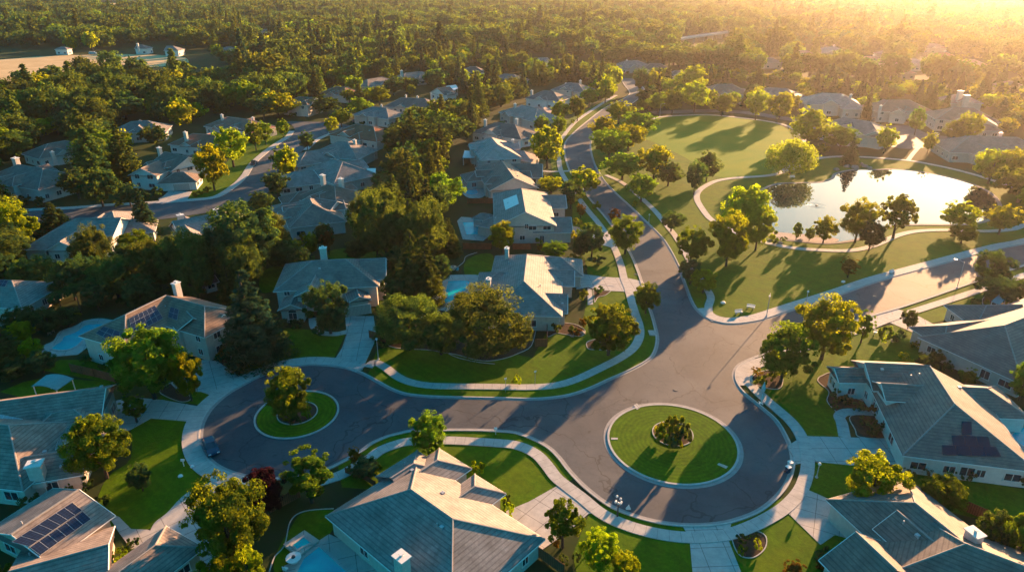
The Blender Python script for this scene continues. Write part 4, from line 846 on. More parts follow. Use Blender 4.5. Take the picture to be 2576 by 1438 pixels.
def crown(kind, H, Rr, nleaf, leaf, seed):
    """leaf positions of a crown H high and Rr in radius, foot of the trunk at the origin"""
    global rg
    rg = np.random.default_rng(seed); Cs = []; Ns = []
    def clump(c, r, n, flat=.8):
        d = unit(n); rr = r * rg.uniform(.25, 1, n) ** .45; p = d * rr[:, None]; p[:, 2] *= flat; Cs.append(p + c); Ns.append(d)
    if kind in ('round', 'oak', 'pear', 'shrub', 'ball'):
        z0 = {'round': .09, 'oak': .04, 'pear': .07, 'shrub': 0.02, 'ball': .02}[kind] * H; cz = (z0 + H) / 2; hz = (H - z0) / 2
        nc = {'round': 85, 'oak': 150, 'pear': 80, 'shrub': 16, 'ball': 10}[kind]; per = max(8, nleaf // nc)
        for i in range(nc):
            d = unit(1)[0]; d[2] = d[2] * .95 + .04; t = rg.uniform(.45, .84)
            wid = 1.0
            if kind == 'pear': wid = 1.0 - .55 * max(0, d[2]) - .2 * max(0, -d[2])
            lob = 1 + .16 * math.sin(3 * math.atan2(d[1], d[0]) + seed) + .1 * math.sin(5 * math.atan2(d[1], d[0]) + seed * 2)
            c = np.array([d[0] * Rr * t * wid * lob, d[1] * Rr * t * wid * lob, cz + d[2] * hz * t])
            r = Rr * (rg.uniform(.20, .34) if i % 3 == 0 else rg.uniform(.09, .2)) * (.75 if kind in ('oak',) else 1) * (0.8 if kind == 'pear' else 1)
            clump(c, r, int(per * rg.uniform(.6, 1.4)))
        if kind in ('round', 'oak', 'pear'):
            for i in range(14):          # stray twigs that break the outline
                d = unit(1)[0]; d[2] = abs(d[2]); clump(np.array([d[0] * Rr * .97, d[1] * Rr * .97, cz + d[2] * hz * .98]) * [.95, .95, 1], Rr * .12, per // 6)
    elif kind == 'sparse':
        for i in range(110):
            d = unit(1)[0]; t = rg.uniform(.3, .95); w = 1 - .5 * max(0, d[2])
            clump(np.array([d[0] * Rr * t * w, d[1] * Rr * t * w, H * .56 + d[2] * H * .42 * t]), Rr * rg.uniform(.08, .17), nleaf // 110, 1.1)
    elif kind == 'conifer':
        nl = 22
        for i in range(nl):
            z = H * (.08 + .92 * i / nl); r0 = Rr * (1 - i / nl) ** .85 + .15; nb = max(3, int(9 * (1 - i / nl)) + 2)
            for j in range(nb):
                a = 2 * math.pi * (j + rg.uniform(-.3, .3)) / nb + i
                for t in (.45, .85):
                    q = r0 * t * rg.uniform(.8, 1.15); clump(np.array([q * math.cos(a), q * math.sin(a), z - q * .22 + rg.uniform(-.2, .2)]), max(.25, r0 * .26), max(4, int(nleaf / (nl * 13))), .6)
    elif kind == 'willow':
        for i in range(90):
            a = rg.uniform(0, 6.283); q = Rr * math.sqrt(rg.uniform(.03, 1)); zt = H * (1 - .34 * (q / Rr) ** 2) * rg.uniform(.9, 1); zb = H * rg.uniform(.1, .32) if q > .5 * Rr else zt - H * .3
            n = max(6, nleaf // 90); z = rg.uniform(zb, zt, n); s = Rr * .07
            p = np.stack([q * math.cos(a) + rg.normal(0, s, n), q * math.sin(a) + rg.normal(0, s, n), z], 1); d = unit(n); d[:, 2] *= .2; Cs.append(p); Ns.append(d)
    elif kind == 'palm':
        for j in range(14):
            a = j * 2.4; el = .5 + .5 * rg.random(); n = nleaf // 14; t = rg.uniform(0, 1, n)
            q = Rr * t; z = H + Rr * (el * t - 1.2 * t * t); s = .12 * Rr
            Cs.append(np.stack([q * math.cos(a) + rg.normal(0, s * .5, n), q * math.sin(a) + rg.normal(0, s * .5, n), z], 1)); d = unit(n); d[:, 2] = abs(d[:, 2]); Ns.append(d)
    C = np.concatenate(Cs); Nn = np.concatenate(Ns); C[:, 2] = np.maximum(C[:, 2], .05)
    return C, Nn
def trunk_mesh(kind, H, Rr, seed):
    rn = random.Random(seed); k = MB(); tw = {'conifer': .02, 'oak': .034, 'palm': .022}.get(kind, .024) * H
    top = {'conifer': .96, 'palm': 1.0, 'oak': .45}.get(kind, .6) * H
    bx, by = rn.uniform(-.03, .03) * H, rn.uniform(-.03, .03) * H
    k.tube([(0, 0, -.1), (bx * .3, by * .3, top * .35), (bx, by, top)], [tw * 1.25, tw * .85, tw * .3], 8)
    if kind not in ('conifer', 'palm', 'shrub', 'ball'):
        for j in range(6 if kind == 'oak' else 4):
            a = j * 6.283 / 5 + rn.uniform(-.4, .4); h0 = H * rn.uniform(.14, .26); q = Rr * rn.uniform(.45, .7)
            k.tube([(bx * h0 / top, by * h0 / top, h0), (q * .4 * math.cos(a), q * .4 * math.sin(a), h0 + H * .12), (q * math.cos(a), q * math.sin(a), h0 + H * rn.uniform(.22, .34))], [tw * .5, tw * .34, tw * .1], 5)
    me = bpy.data.meshes.new('trunk'); me.from_pydata(k.V, [], k.F); me.materials.append(BARK); return me
LG = leafmat('leaf_golden_green', (0.074, 0.130, 0.016), (0.28, 0.385, 0.010))
LY = leafmat('leaf_yellow', (0.120, 0.168, 0.010), (0.46, 0.52, 0.008), mixf=.58)
LO = leafmat('leaf_oak', (0.050, 0.092, 0.032), (0.19, 0.24, 0.018))
LD = leafmat('leaf_deep_green', (0.036, 0.088, 0.038), (0.13, 0.20, 0.016))
LC = leafmat('needle', (0.022, 0.062, 0.034), (0.10, 0.13, 0.02), mixf=.4)
LP = leafmat('leaf_purple', (0.026, 0.010, 0.016), (0.055, 0.012, 0.012))
LR = leafmat('leaf_rust', (0.10, 0.070, 0.014), (0.34, 0.19, 0.012))
LW = leafmat('leaf_willow', (0.12, 0.155, 0.018), (0.42, 0.44, 0.02), mixf=.58)
# prototypes: (kind, material) x level of detail; sizes in metres
PROTO = {}
def proto(kind, mt, lod, v):
    key = (kind, mt.name, lod, v)
    if key in PROTO: return PROTO[key]
    H, Rr = {'round': (9, 4.2), 'oak': (12, 7.5), 'pear': (10, 3.3), 'sparse': (8, 3.2), 'conifer': (15, 3.8), 'willow': (10, 6), 'palm': (7, 2.2), 'shrub': (1.6, 1.1), 'ball': (1.3, .8)}[kind]
    n = {'near': 34000, 'mid': 8000, 'far': 1500}[lod]; lf = {'near': .13, 'mid': .235, 'far': .5}[lod]
    if kind == 'oak': n = int(n * 2.0)
    if kind == 'conifer': n = int(n * 1.1); lf *= 1.1
    if kind == 'sparse': n = int(n * .45)
    if kind == 'palm': n //= 5
    if kind in ('shrub', 'ball'): n = {'near': 1500, 'mid': 400, 'far': 120}[lod]; lf = {'near': .085, 'mid': .16, 'far': .3}[lod]
    C, Nn = crown(kind, H, Rr, n, lf, 11 + 7 * v + len(kind)); me = leaf_mesh('crown', C, Nn, lf, mt)
    PROTO[key] = (me, trunk_mesh(kind, H, Rr, v + 3), H, Rr); return PROTO[key]
KN = {'r': ('round', LG, 'round golden green tree', 'deciduous_tree'), 'y': ('round', LY, 'round yellow lit tree', 'deciduous_tree'), 'o': ('oak', LO, 'broad dark oak like tree', 'oak_tree'), 'g': ('round', LD, 'deep green tree', 'deciduous_tree'),
      'c': ('conifer', LC, 'tall dark conifer', 'conifer_tree'), 'C': ('conifer', LO, 'brownish green conifer', 'conifer_tree'), 'e': ('pear', LG, 'upright golden green tree', 'deciduous_tree'), 'E': ('pear', LD, 'upright deep green tree', 'deciduous_tree'),
      'w': ('willow', LW, 'drooping willow', 'willow_tree'), 'p': ('round', LP, 'dark purple leaved tree', 'purple_tree'), 's': ('sparse', LG, 'thin see through tree', 'deciduous_tree'), 'x': ('pear', LR, 'small rust orange tree', 'deciduous_tree'),
      'P': ('palm', LD, 'feathery palm like tree', 'palm_tree'), 'b': ('shrub', LD, 'dark green shrub', 'shrub'), 'B': ('shrub', LG, 'light green shrub', 'shrub'), 'Y': ('shrub', LY, 'yellow lit shrub', 'shrub'), 'q': ('ball', LD, 'clipped round shrub', 'shrub'), 'X': ('shrub', LR, 'rust orange shrub', 'shrub'), 'Q': ('ball', LG, 'clipped pale green shrub', 'shrub')}
TREES = []       # (root, kind, base pixel, box)
trnd = random.Random(12)
def height_at(g, x, yt):
    d = ray(x, yt); t = g.y / d.y; return CH + t * d.z
def tree(k, x, yt, yb, wpx, lod=None, group=None, hh=None):
    if not hh and 1480 < x < 1700 and 300 < yb < 520 and wpx > 40: wpx *= 1.22
    kind, mt, _, nm = KN[k]
    s = pxm(x, yb); rad = wpx / 2 / s * 1.1
    if kind in ('round', 'oak', 'sparse', 'willow') and not hh and yb > 560 and not (x > 1900 and yb < 620): yb += .1 * wpx
    g = G(x, yb); s = pxm(x, yb); rad = wpx / 2 / s * 1.1
    th = math.atan2(CH, g.y); t_ = (yb - yt) / s
    h = hh or ((t_ * t_ - (rad * math.sin(th) * .8) ** 2) / (t_ * math.cos(th)) if kind not in ('conifer', 'palm') else height_at(g, x, yt))
    h = max(h, .3)
    lod = lod or ('near' if s > 9.3 and kind not in ('shrub', 'ball') or s > 13 else 'mid' if s > 4.2 else 'far')
    cm, tm, H, Rr = proto(kind, mt, lod, trnd.randrange(4 if lod != 'near' else 3))
    e = empty(nm, g, trnd.uniform(0, 6.28)); f = rad / (Rr * 1.02); e.scale = (f, f, h / (H * 1.0))
    c = bpy.data.objects.new('crown', cm); COL.objects.link(c); c.parent = e
    if kind not in ('shrub', 'ball'):
        t = bpy.data.objects.new('trunk', tm); COL.objects.link(t); t.parent = e
    e['category'] = 'shrub' if nm == 'shrub' else 'tree'
    if group: e['group'] = group
    TREES.append((e, k, x, yb, (x - wpx / 2, yt, x + wpx / 2, yb)))
    return e
NEARG = None
for a in [
    # foreground
    ('r', 390, 826, 985, 178), ('y', 483, 888, 1000, 78), ('e', 345, 990, 1062, 62), ('r', 270, 1048, 1188, 142), ('g', 360, 1165, 1228, 58), ('r', 738, 922, 1052, 106), ('r', 1080, 1038, 1140, 94),
    ('e', 785, 1133, 1262, 128), ('p', 672, 1185, 1290, 112), ('r', 588, 1215, 1395, 178), ('y', 570, 1398, 1490, 120), ('y', 640, 1380, 1470, 70), ('x', 893, 1124, 1170, 34), ('g', 922, 1148, 1196, 66), ('s', 1415, 1250, 1366, 104),
    ('y', 1506, 1338, 1425, 96), ('y', 1568, 1392, 1450, 74), ('y', 2188, 1143, 1255, 146), ('r', 2360, 1196, 1270, 108), ('r', 1964, 814, 946, 132), ('y', 2066, 745, 888, 150), ('e', 2165, 780, 862, 48), ('g', 2283, 778, 822, 42),
    ('r', 1624, 710, 782, 66), ('r', 1530, 764, 880, 128), ('o', 1222, 722, 880, 232), ('o', 1030, 742, 862, 168), ('o', 1110, 790, 880, 110), ('C', 1040, 572, 765, 104), ('C', 1078, 600, 765, 86), ('C', 985, 735, 850, 80), ('c', 648, 672, 905, 156), ('C', 582, 655, 760, 56), ('g', 832, 706, 828, 112),
    ('y', 60, 808, 862, 70), ('C', 25, 820, 905, 90), ('y', 90, 850, 906, 52), ('g', 110, 880, 930, 70), ('g', 30, 900, 950, 90), ('g', 130, 770, 830, 80), ('g', 60, 770, 830, 80), ('P', 205, 722, 790, 50), ('P', 160, 740, 795, 44), ('g', 175, 770, 815, 60), ('c', 25, 560, 640, 60),
    ('Y', 1197, 1158, 1205, 50), ('g', 330, 830, 880, 60), ('g', 2480, 1290, 1390, 90), ('r', 2470, 1310, 1400, 60), ('r', 2545, 1300, 1420, 90), ('r', 2562, 915, 1000, 70), ('x', 1995, 1412, 1460, 60), ('x', 2065, 1402, 1440, 40),
    ('e', 2432, 925, 975, 40), ('g', 2320, 893, 932, 40),
    # left and middle
    ('g', 630, 510, 680, 186), ('o', 975, 470, 640, 160), ('o', 1065, 500, 650, 150), ('o', 925, 480, 600, 90), ('g', 1105, 460, 560, 70), ('C', 1130, 545, 640, 60), ('y', 1045, 398, 480, 56), ('C', 1085, 355, 490, 44), ('g', 1020, 360, 450, 80), ('g', 1040, 300, 400, 150), ('g', 1110, 285, 380, 90), ('g', 960, 430, 480, 50),
    ('c', 370, 470, 590, 66), ('y', 45, 500, 628, 108), ('C', 145, 508, 585, 86), ('o', 250, 565, 675, 108), ('r', 350, 578, 640, 90), ('C', 700, 530, 620, 60), ('g', 660, 480, 540, 60), ('x', 828, 578, 640, 34), ('y', 785, 585, 640, 36), ('g', 820, 560, 625, 50), ('y', 750, 600, 650, 34), ('g', 700, 425, 500, 62), ('y', 725, 366, 450, 60), ('g', 712, 370, 440, 50),
    ('o', 215, 142, 198, 56), ('o', 285, 128, 186, 60), ('g', 345, 143, 200, 60), ('g', 460, 152, 205, 70), ('g', 60, 178, 232, 50), ('g', 140, 165, 222, 70), ('y', 182, 92, 134, 30), ('y', 235, 80, 130, 36), ('c', 262, 150, 200, 18),
    ('C', 245, 320, 470, 96), ('C', 320, 310, 450, 80), ('g', 200, 420, 500, 90), ('g', 260, 430, 520, 90), ('g', 330, 460, 520, 60), ('y', 540, 365, 480, 80), ('y', 588, 320, 420, 90), ('r', 645, 305, 380, 46), ('r', 670, 305, 365, 40), ('r', 713, 300, 345, 34), ('g', 775, 328, 382, 40), ('y', 835, 295, 340, 34), ('r', 860, 270, 320, 50),
    ('o', 100, 640, 720, 110), ('g', 190, 655, 745, 90), ('o', 300, 640, 740, 120), ('o', 400, 600, 720, 130), ('o', 480, 580, 720, 140), ('g', 560, 560, 690, 110), ('o', 620, 600, 720, 120), ('g', 360, 690, 770, 90), ('C', 460, 650, 730, 60), ('g', 720, 600, 670, 90), ('o', 500, 640, 745, 100), ('g', 20, 640, 700, 70), ('y', 50, 655, 700, 40), ('g', 250, 700, 775, 70), ('g', 760, 620, 680, 60), ('C', 610, 690, 770, 50),
    ('g', 950, 560, 640, 80), ('g', 900, 600, 650, 60), ('g', 1000, 620, 700, 90), ('g', 960, 650, 720, 60), ('g', 1110, 640, 710, 60), ('g', 1000, 690, 770, 80),
    # street and park
    ('y', 1376, 316, 424, 84), ('y', 1471, 416, 492, 84), ('y', 1386, 442, 488, 58), ('g', 1435, 455, 525, 60), ('g', 1488, 562, 640, 72), ('r', 1572, 540, 630, 86), ('x', 1544, 520, 562, 32), ('x', 1461, 510, 548, 26), ('y', 1265, 556, 630, 66), ('r', 1395, 605, 645, 66), ('g', 1460, 590, 650, 40),
    ('y', 1518, 290, 352, 52), ('y', 1556, 252, 312, 56), ('r', 1606, 276, 350, 74), ('r', 1532, 322, 400, 78), ('y', 1580, 312, 380, 66), ('r', 1565, 384, 452, 84), ('y', 1644, 364, 450, 72), ('r', 1612, 436, 508, 62), ('g', 1680, 405, 468, 54), ('g', 1776, 380, 458, 58), ('g', 1745, 402, 490, 50), ('r', 1660, 400, 440, 40),
    ('y', 1866, 466, 590, 120), ('y', 1826, 530, 660, 100), ('y', 1900, 520, 622, 80), ('r', 1736, 570, 658, 76), ('g', 1688, 530, 576, 60), ('y', 1768, 675, 730, 68), ('g', 1735, 650, 710, 60),
    ('s', 2002, 554, 604, 26), ('y', 2070, 543, 612, 58), ('y', 2150, 500, 610, 90), ('s', 2246, 480, 600, 94), ('y', 2408, 504, 578, 94), ('y', 2512, 510, 590, 82), ('r', 2417, 562, 612, 62), ('x', 2132, 644, 698, 48), ('g', 2185, 555, 625, 60), ('r', 2035, 570, 606, 26),
    ('w', 1986, 348, 438, 110), ('y', 2065, 361, 390, 34), ('c', 2136, 345, 416, 44), ('y', 2485, 375, 462, 92), ('y', 2545, 370, 470, 84), ('r', 2560, 412, 510, 120), ('g', 2490, 628, 702, 94), ('g', 2500, 690, 752, 100), ('g', 2555, 700, 745, 60),
    ('r', 1452, 242, 305, 44), ('y', 1408, 250, 310, 46), ('r', 1405, 288, 345, 42), ('r', 1362, 288, 335, 40), ('y', 1522, 192, 260, 46), ('r', 1482, 218, 270, 44), ('y', 1548, 166, 225, 34),
    ('y', 1746, 205, 282, 72), ('r', 1815, 236, 292, 64), ('y', 1900, 224, 302, 60), ('y', 1958, 234, 308, 62), ('r', 1990, 235, 285, 42), ('y', 2028, 272, 368, 96), ('r', 2112, 314, 378, 86), ('y', 2222, 314, 386, 52), ('y', 2332, 330, 388, 34), ('r', 2300, 270, 340, 40), ('r', 2400, 300, 358, 60), ('y', 2430, 282, 360, 66), ('r', 1690, 222, 290, 50), ('r', 1655, 232, 285, 50), ('g', 1625, 222, 270, 56), ('y', 1642, 175, 235, 40), ('g', 1610, 170, 235, 40), ('y', 1740, 165, 240, 70),
    ('r', 955, 216, 264, 56), ('r', 905, 245, 295, 58), ('r', 880, 222, 262, 36), ('g', 820, 240, 290, 70), ('y', 760, 235, 250, 30), ('y', 700, 232, 295, 96), ('g', 665, 240, 300, 70), ('C', 1205, 200, 290, 50), ('c', 1180, 220, 280, 30), ('y', 850, 215, 240, 30), ('g', 1100, 175, 225, 66), ('r', 1035, 213, 242, 26), ('g', 990, 197, 240, 50),
]:
    tree(*a)
for a in [  # shrubs: k, x, y top, y base, width
    ('B', 1680, 1044, 1100, 62), ('B', 1704, 1042, 1106, 56), ('b', 1720, 1062, 1120, 50), ('B', 1668, 1070, 1122, 50), ('Y', 1700, 1090, 1130, 46), ('Y', 1658, 1058, 1104, 34), ('b', 1690, 1080, 1132, 46),
    ('B', 722, 1035, 1058, 34), ('b', 745, 1040, 1064, 36), ('B', 775, 1020, 1052, 28), ('b', 712, 1020, 1046, 24),
    ('q', 1860, 1338, 1360, 26), ('Q', 1880, 1340, 1358, 20), ('Y', 1905, 1355, 1384, 28), ('b', 1868, 1358, 1386, 28), ('Y', 1862, 1372, 1398, 22), ('b', 1900, 1338, 1356, 22),
    ('b', 2100, 975, 1004, 30), ('b', 2125, 990, 1020, 34), ('q', 2098, 1004, 1030, 28), ('b', 2160, 1005, 1036, 36), ('b', 2195, 1012, 1042, 36), ('Y', 2095, 945, 975, 26), ('b', 2175, 1044, 1070, 34), ('b', 2200, 1055, 1088, 40), ('b', 2225, 1050, 1080, 30), ('q', 2192, 1068, 1100, 32), ('E', 2255, 1018, 1066, 34),
    ('b', 2290, 1162, 1188, 38), ('b', 2330, 1172, 1196, 30), ('b', 2430, 1178, 1208, 40), ('b', 2395, 1180, 1204, 24), ('q', 2575, 1188, 1226, 40),
    ('Y', 2378, 1090, 1094, 8), ('B', 1940, 925, 958, 32), ('B', 1912, 940, 975, 44), ('X', 1905, 922, 940, 34), ('Y', 1965, 930, 952, 26),
    ('B', 2225, 818, 860, 50), ('b', 2255, 822, 862, 44), ('Y', 2300, 856, 876, 24), ('B', 2322, 855, 880, 24), ('b', 2335, 880, 925, 60), ('b', 2355, 870, 910, 50), ('Y', 2280, 885, 915, 44), ('Q', 2427, 928, 966, 46), ('b', 2380, 905, 935, 30), ('B', 2480, 830, 850, 20),
    ('b', 2455, 748, 775, 34), ('B', 2475, 752, 778, 20), ('B', 2535, 738, 770, 24), ('b', 2560, 745, 775, 34),
    ('X', 1465, 800, 822, 26), ('b', 1400, 810, 838, 26), ('b', 1440, 815, 840, 30), ('X', 1450, 826, 846, 30), ('B', 1478, 790, 815, 26), ('B', 1465, 728, 756, 26), ('b', 1508, 716, 738, 32), ('b', 1466, 660, 690, 30), ('Y', 1452, 638, 660, 28), ('b', 1400, 618, 650, 40), ('B', 1440, 635, 660, 30), ('b', 1362, 632, 648, 30), ('X', 1358, 616, 632, 20), ('Y', 1448, 575, 612, 28), ('B', 1452, 545, 570, 34), ('Y', 1475, 560, 585, 40), ('b', 1505, 640, 665, 50), ('B', 1500, 505, 530, 26),
    ('b', 220, 1195, 1228, 30), ('B', 178, 1212, 1238, 24), ('b', 255, 1245, 1285, 60), ('Y', 228, 1368, 1412, 58), ('Y', 300, 1378, 1412, 52), ('b', 335, 1352, 1385, 40), ('b', 85, 1238, 1290, 60), ('b', 230, 1205, 1222, 18), ('q', 215, 1222, 1240, 14),
    ('B', 955, 1168, 1205, 40), ('b', 900, 1160, 1200, 46), ('b', 940, 1150, 1190, 44), ('Y', 1265, 1236, 1266, 22), ('b', 1274, 1240, 1280, 26), ('Y', 1280, 1262, 1300, 34), ('x', 1400, 1358, 1378, 20), ('b', 1418, 1394, 1420, 34), ('b', 1450, 1390, 1410, 28), ('B', 2125, 1362, 1400, 50), ('b', 2075, 1372, 1396, 40), ('b', 2060, 1386, 1412, 34), ('B', 2080, 1384, 1404, 24),
    ('b', 750, 798, 822, 46), ('b', 715, 800, 822, 40), ('b', 800, 815, 845, 46), ('b', 570, 850, 885, 50), ('b', 600, 830, 865, 50), ('b', 220, 890, 912, 34), ('b', 258, 912, 926, 22), ('b', 285, 922, 938, 20), ('b', 560, 860, 880, 26), ('b', 520, 845, 868, 30), ('B', 2380, 1000, 1010, 8),
    ('Y', 1302, 942, 968, 26), ('B', 1291, 950, 966, 14), ('b', 540, 858, 888, 30), ('b', 130, 690, 730, 60), ('b', 320, 730, 765, 50), ('b', 440, 740, 760, 30), ('g', 480, 905, 960, 30), ('b', 90, 735, 775, 60), ('b', 240, 735, 770, 50), ('B', 195, 780, 800, 26),
    ('X', 497, 480, 492, 30), ('X', 520, 470, 485, 26), ('b', 365, 480, 502, 36), ('b', 400, 470, 495, 34), ('b', 340, 478, 500, 30), ('b', 300, 500, 520, 30), ('b', 60, 490, 515, 40), ('b', 100, 495, 520, 30),
    ('B', 1945, 592, 612, 22), ('b', 1970, 594, 608, 18), ('b', 1950, 600, 612, 20), ('Y', 1595, 505, 520, 16), ('B', 1440, 300, 312, 12),
]:
    tree(*a)
srn = random.Random(31)
for r_, Q_, lab_ in HOUSES[4:62]:
    px_, py_ = proj(r_.location)
    if not (-20 < px_ < 2600) or py_ < 170: continue
    for i_ in range(4):
        q_ = Q_[srn.randrange(len(Q_))]; k_ = srn.choice([j for j in range(4)]); a_, b_ = q_.cs[k_], q_.cs[(k_ + 1) % 4]
        t_ = b_ - a_
        if t_.length < 3: continue
        n_ = Vector((-t_.y, t_.x)).normalized()
        if n_.dot(a_ - (q_.a + q_.b) / 2) < 0: n_ = -n_
        if n_.y > -.1: continue
        p_ = a_ + t_ * srn.uniform(.1, .9) + n_ * srn.uniform(1.0, 2.2)
        if any(inside(o_, p_, .6) for o_ in Q_): continue
        x_, y_ = proj((p_.x, p_.y, 0)); s_ = pxm(x_, y_); w_ = srn.uniform(1.6, 3.4) * s_
        if any(abs(t[2] - x_) < w_ * .6 and abs(t[3] - y_) < w_ * .4 for t in TREES): continue
        tree(srn.choice('bbbBBqYX'), x_, y_ - w_ * .8, y_, w_)
# ---- woods: trees scattered over the ground beyond the lots; the nearest are trees of their own, the rest one far wood
KEEP = [(80, 520, 345, 645), (395, 528, 590, 610), (320, 375, 505, 500), (0, 395, 142, 480), (105, 350, 170, 395), (305, 300, 388, 330), (460, 322, 560, 372), (510, 286, 655, 332), (738, 235, 800, 290), (815, 210, 875, 250), (905, 188, 970, 225), (1004, 172, 1075, 212), (915, 262, 1000, 316), (985, 240, 1080, 272), (1078, 212, 1160, 250), (845, 302, 978, 362), (765, 345, 925, 402), (735, 392, 990, 470), (742, 440, 905, 530), (700, 485, 905, 580),
        (1200, 300, 1345, 350), (1165, 340, 1340, 414), (1150, 398, 1372, 500), (1145, 470, 1440, 616), (1250, 255, 1385, 310), (1320, 215, 1435, 272), (1395, 200, 1475, 236), (1350, 138, 1388, 166), (1255, 178, 1310, 205), (1562, 148, 1612, 190), (1620, 155, 1674, 180), (1686, 172, 1722, 190), (1778, 202, 1882, 246), (1910, 212, 2008, 240), (2036, 228, 2152, 275), (2098, 290, 2232, 360), (2204, 246, 2335, 305), (2378, 264, 2515, 335), (2376, 228, 2440, 264), (2400, 335, 2576, 402),
        (0, 690, 75, 790), (195, 730, 585, 960), (700, 620, 975, 815), (1170, 600, 1290, 700), (1095, 690, 1215, 770), (500, 690, 545, 740), (100, 780, 280, 900), (0, 940, 290, 1240), (0, 1230, 500, 1438), (830, 1130, 1365, 1438),
        (340, 104, 452, 132), (190, 134, 240, 140), (560, 112, 600, 130), (145, 114, 180, 128), (1180, 164, 1210, 178), (1915, 138, 1960, 152), (665, 70, 676, 78), (1698, 84, 1850, 112), (2185, 58, 2250, 72), (2010, 106, 2040, 150), (2060, 110, 2130, 146), (2150, 136, 2240, 165), (2250, 160, 2330, 185), (2270, 140, 2330, 160), (2345, 126, 2395, 142), (2405, 140, 2500, 175), (2525, 180, 2565, 215)]
WOOD = [  # regions in the frame where woodland grows: polygon, spacing, mix
    ([(-300, 262), (60, 250), (200, 232), (330, 222), (560, 222), (640, 190), (700, 170), (760, 235), (735, 290), (640, 285), (560, 285), (470, 322), (400, 372), (320, 376), (310, 470), (350, 500), (60, 520), (-300, 560)], 10.0, 'gggoooygCr'),
    ([(-300, 570), (80, 570), (80, 655), (340, 655), (400, 620), (600, 600), (700, 585), (900, 640), (1140, 640), (1000, 720), (700, 690), (560, 740), (420, 735), (250, 790), (100, 770), (-300, 800)], 6.5, 'gggooC'),
    ([(640, 300), (740, 170), (1180, 130), (1300, 170), (1560, 190), (1540, 250), (1440, 240), (1320, 260), (1210, 300), (1190, 480), (1130, 600), (1000, 640), (880, 640), (930, 480), (1000, 330), (1000, 250), (780, 290)], 8.5, 'ggorrCcy'),
    ([(1560, 150), (1800, 190), (2030, 215), (2576, 225), (2900, 250), (2900, 420), (2576, 420), (2480, 400), (2250, 320), (2030, 290), (1950, 285), (1700, 285), (1620, 300), (1590, 200)], 8.5, 'yyrrcg'),
    ([(2440, 436), (2500, 440), (2700, 440), (2900, 700), (2600, 560), (2540, 500)], 9, 'yyrr'),
    ([(-900, 118), (-300, 116), (200, 124), (560, 128), (900, 100), (1280, 140), (1560, 160), (1800, 205), (2576, 240), (3600, 270), (3600, 60), (2576, 45), (1900, 40), (1400, 20), (900, 4), (560, 8), (400, 32), (-900, 30)], 16, 'ggoorrgggoC'),
    ([(540, 132), (920, 100), (1260, 170), (900, 230), (700, 250), (560, 180)], 11.5, 'ggoorCcy'),
    ([(-1500, 30), (400, 30), (560, 6), (1400, 18), (1900, 38), (4600, 50), (4600, -10), (2000, -22), (700, -22), (560, 4), (300, 2), (-1500, 2)], 21, 'ggoorggoor'),
    ([(-3000, 0), (560, 0), (760, -22), (5600, -12), (5600, -40), (-3000, -40)], 28, 'ggoorg')]
def inpoly(x, y, P):
    c = False; j = len(P) - 1
    for i in range(len(P)):
        if (P[i][1] > y) != (P[j][1] > y) and x < (P[j][0] - P[i][0]) * (y - P[i][1]) / (P[j][1] - P[i][1]) + P[i][0]: c = not c
        j = i
    return c
def overlap(b, r):
    w = min(b[2], r[2]) - max(b[0], r[0]); h = min(b[3], r[3]) - max(b[1], r[1])
    return max(0, w) * max(0, h) if w > 0 and h > 0 else 0
cells = {}
def near(x, y, d):
    i, j = int(x // 10), int(y // 10); n = int(d // 10) + 1
    return any((x - p[0]) ** 2 + (y - p[1]) ** 2 < d * d * .8 * (.7 + .3 * p[2]) for a in range(i - n, i + n + 1) for b in range(j - n, j + n + 1) for p in cells.get((a, b), ()))
def addc(x, y, r): cells.setdefault((int(x // 10), int(y // 10)), []).append((x, y, r))
for e, k, x, yb, bx in TREES:
    if e['category'] == 'tree': addc(e.location.x, e.location.y, 1)
roots2 = [(r.location.x, r.location.y, max(q.w + (q.b - q.a).length / 2 for q in Q)) for r, Q, l in HOUSES]
HB = []
BLOCK = [W, [(-150, 148), (90, 143), (190, 139), (300, 137), (420, 139), (470, 142), (490, 158), (470, 170), (440, 170), (330, 172), (200, 170), (150, 197), (80, 204), (20, 214), (-150, 228)], [(-900, 5), (500, 5), (560, 12), (480, 18), (360, 24), (280, 30), (200, 26), (120, 18), (-900, 14)], [(1640, 290), (1700, 272), (2000, 285), (2060, 395), (1960, 440), (1600, 350)], [(2180, 345), (2230, 312), (2310, 312), (2576, 365), (2576, 400), (2300, 380), (2220, 370)], [(1550, 190), (1630, 195), (1630, 250), (1500, 330), (1420, 400), (1400, 300), (1540, 240)]]
wr = random.Random(77); cand = []
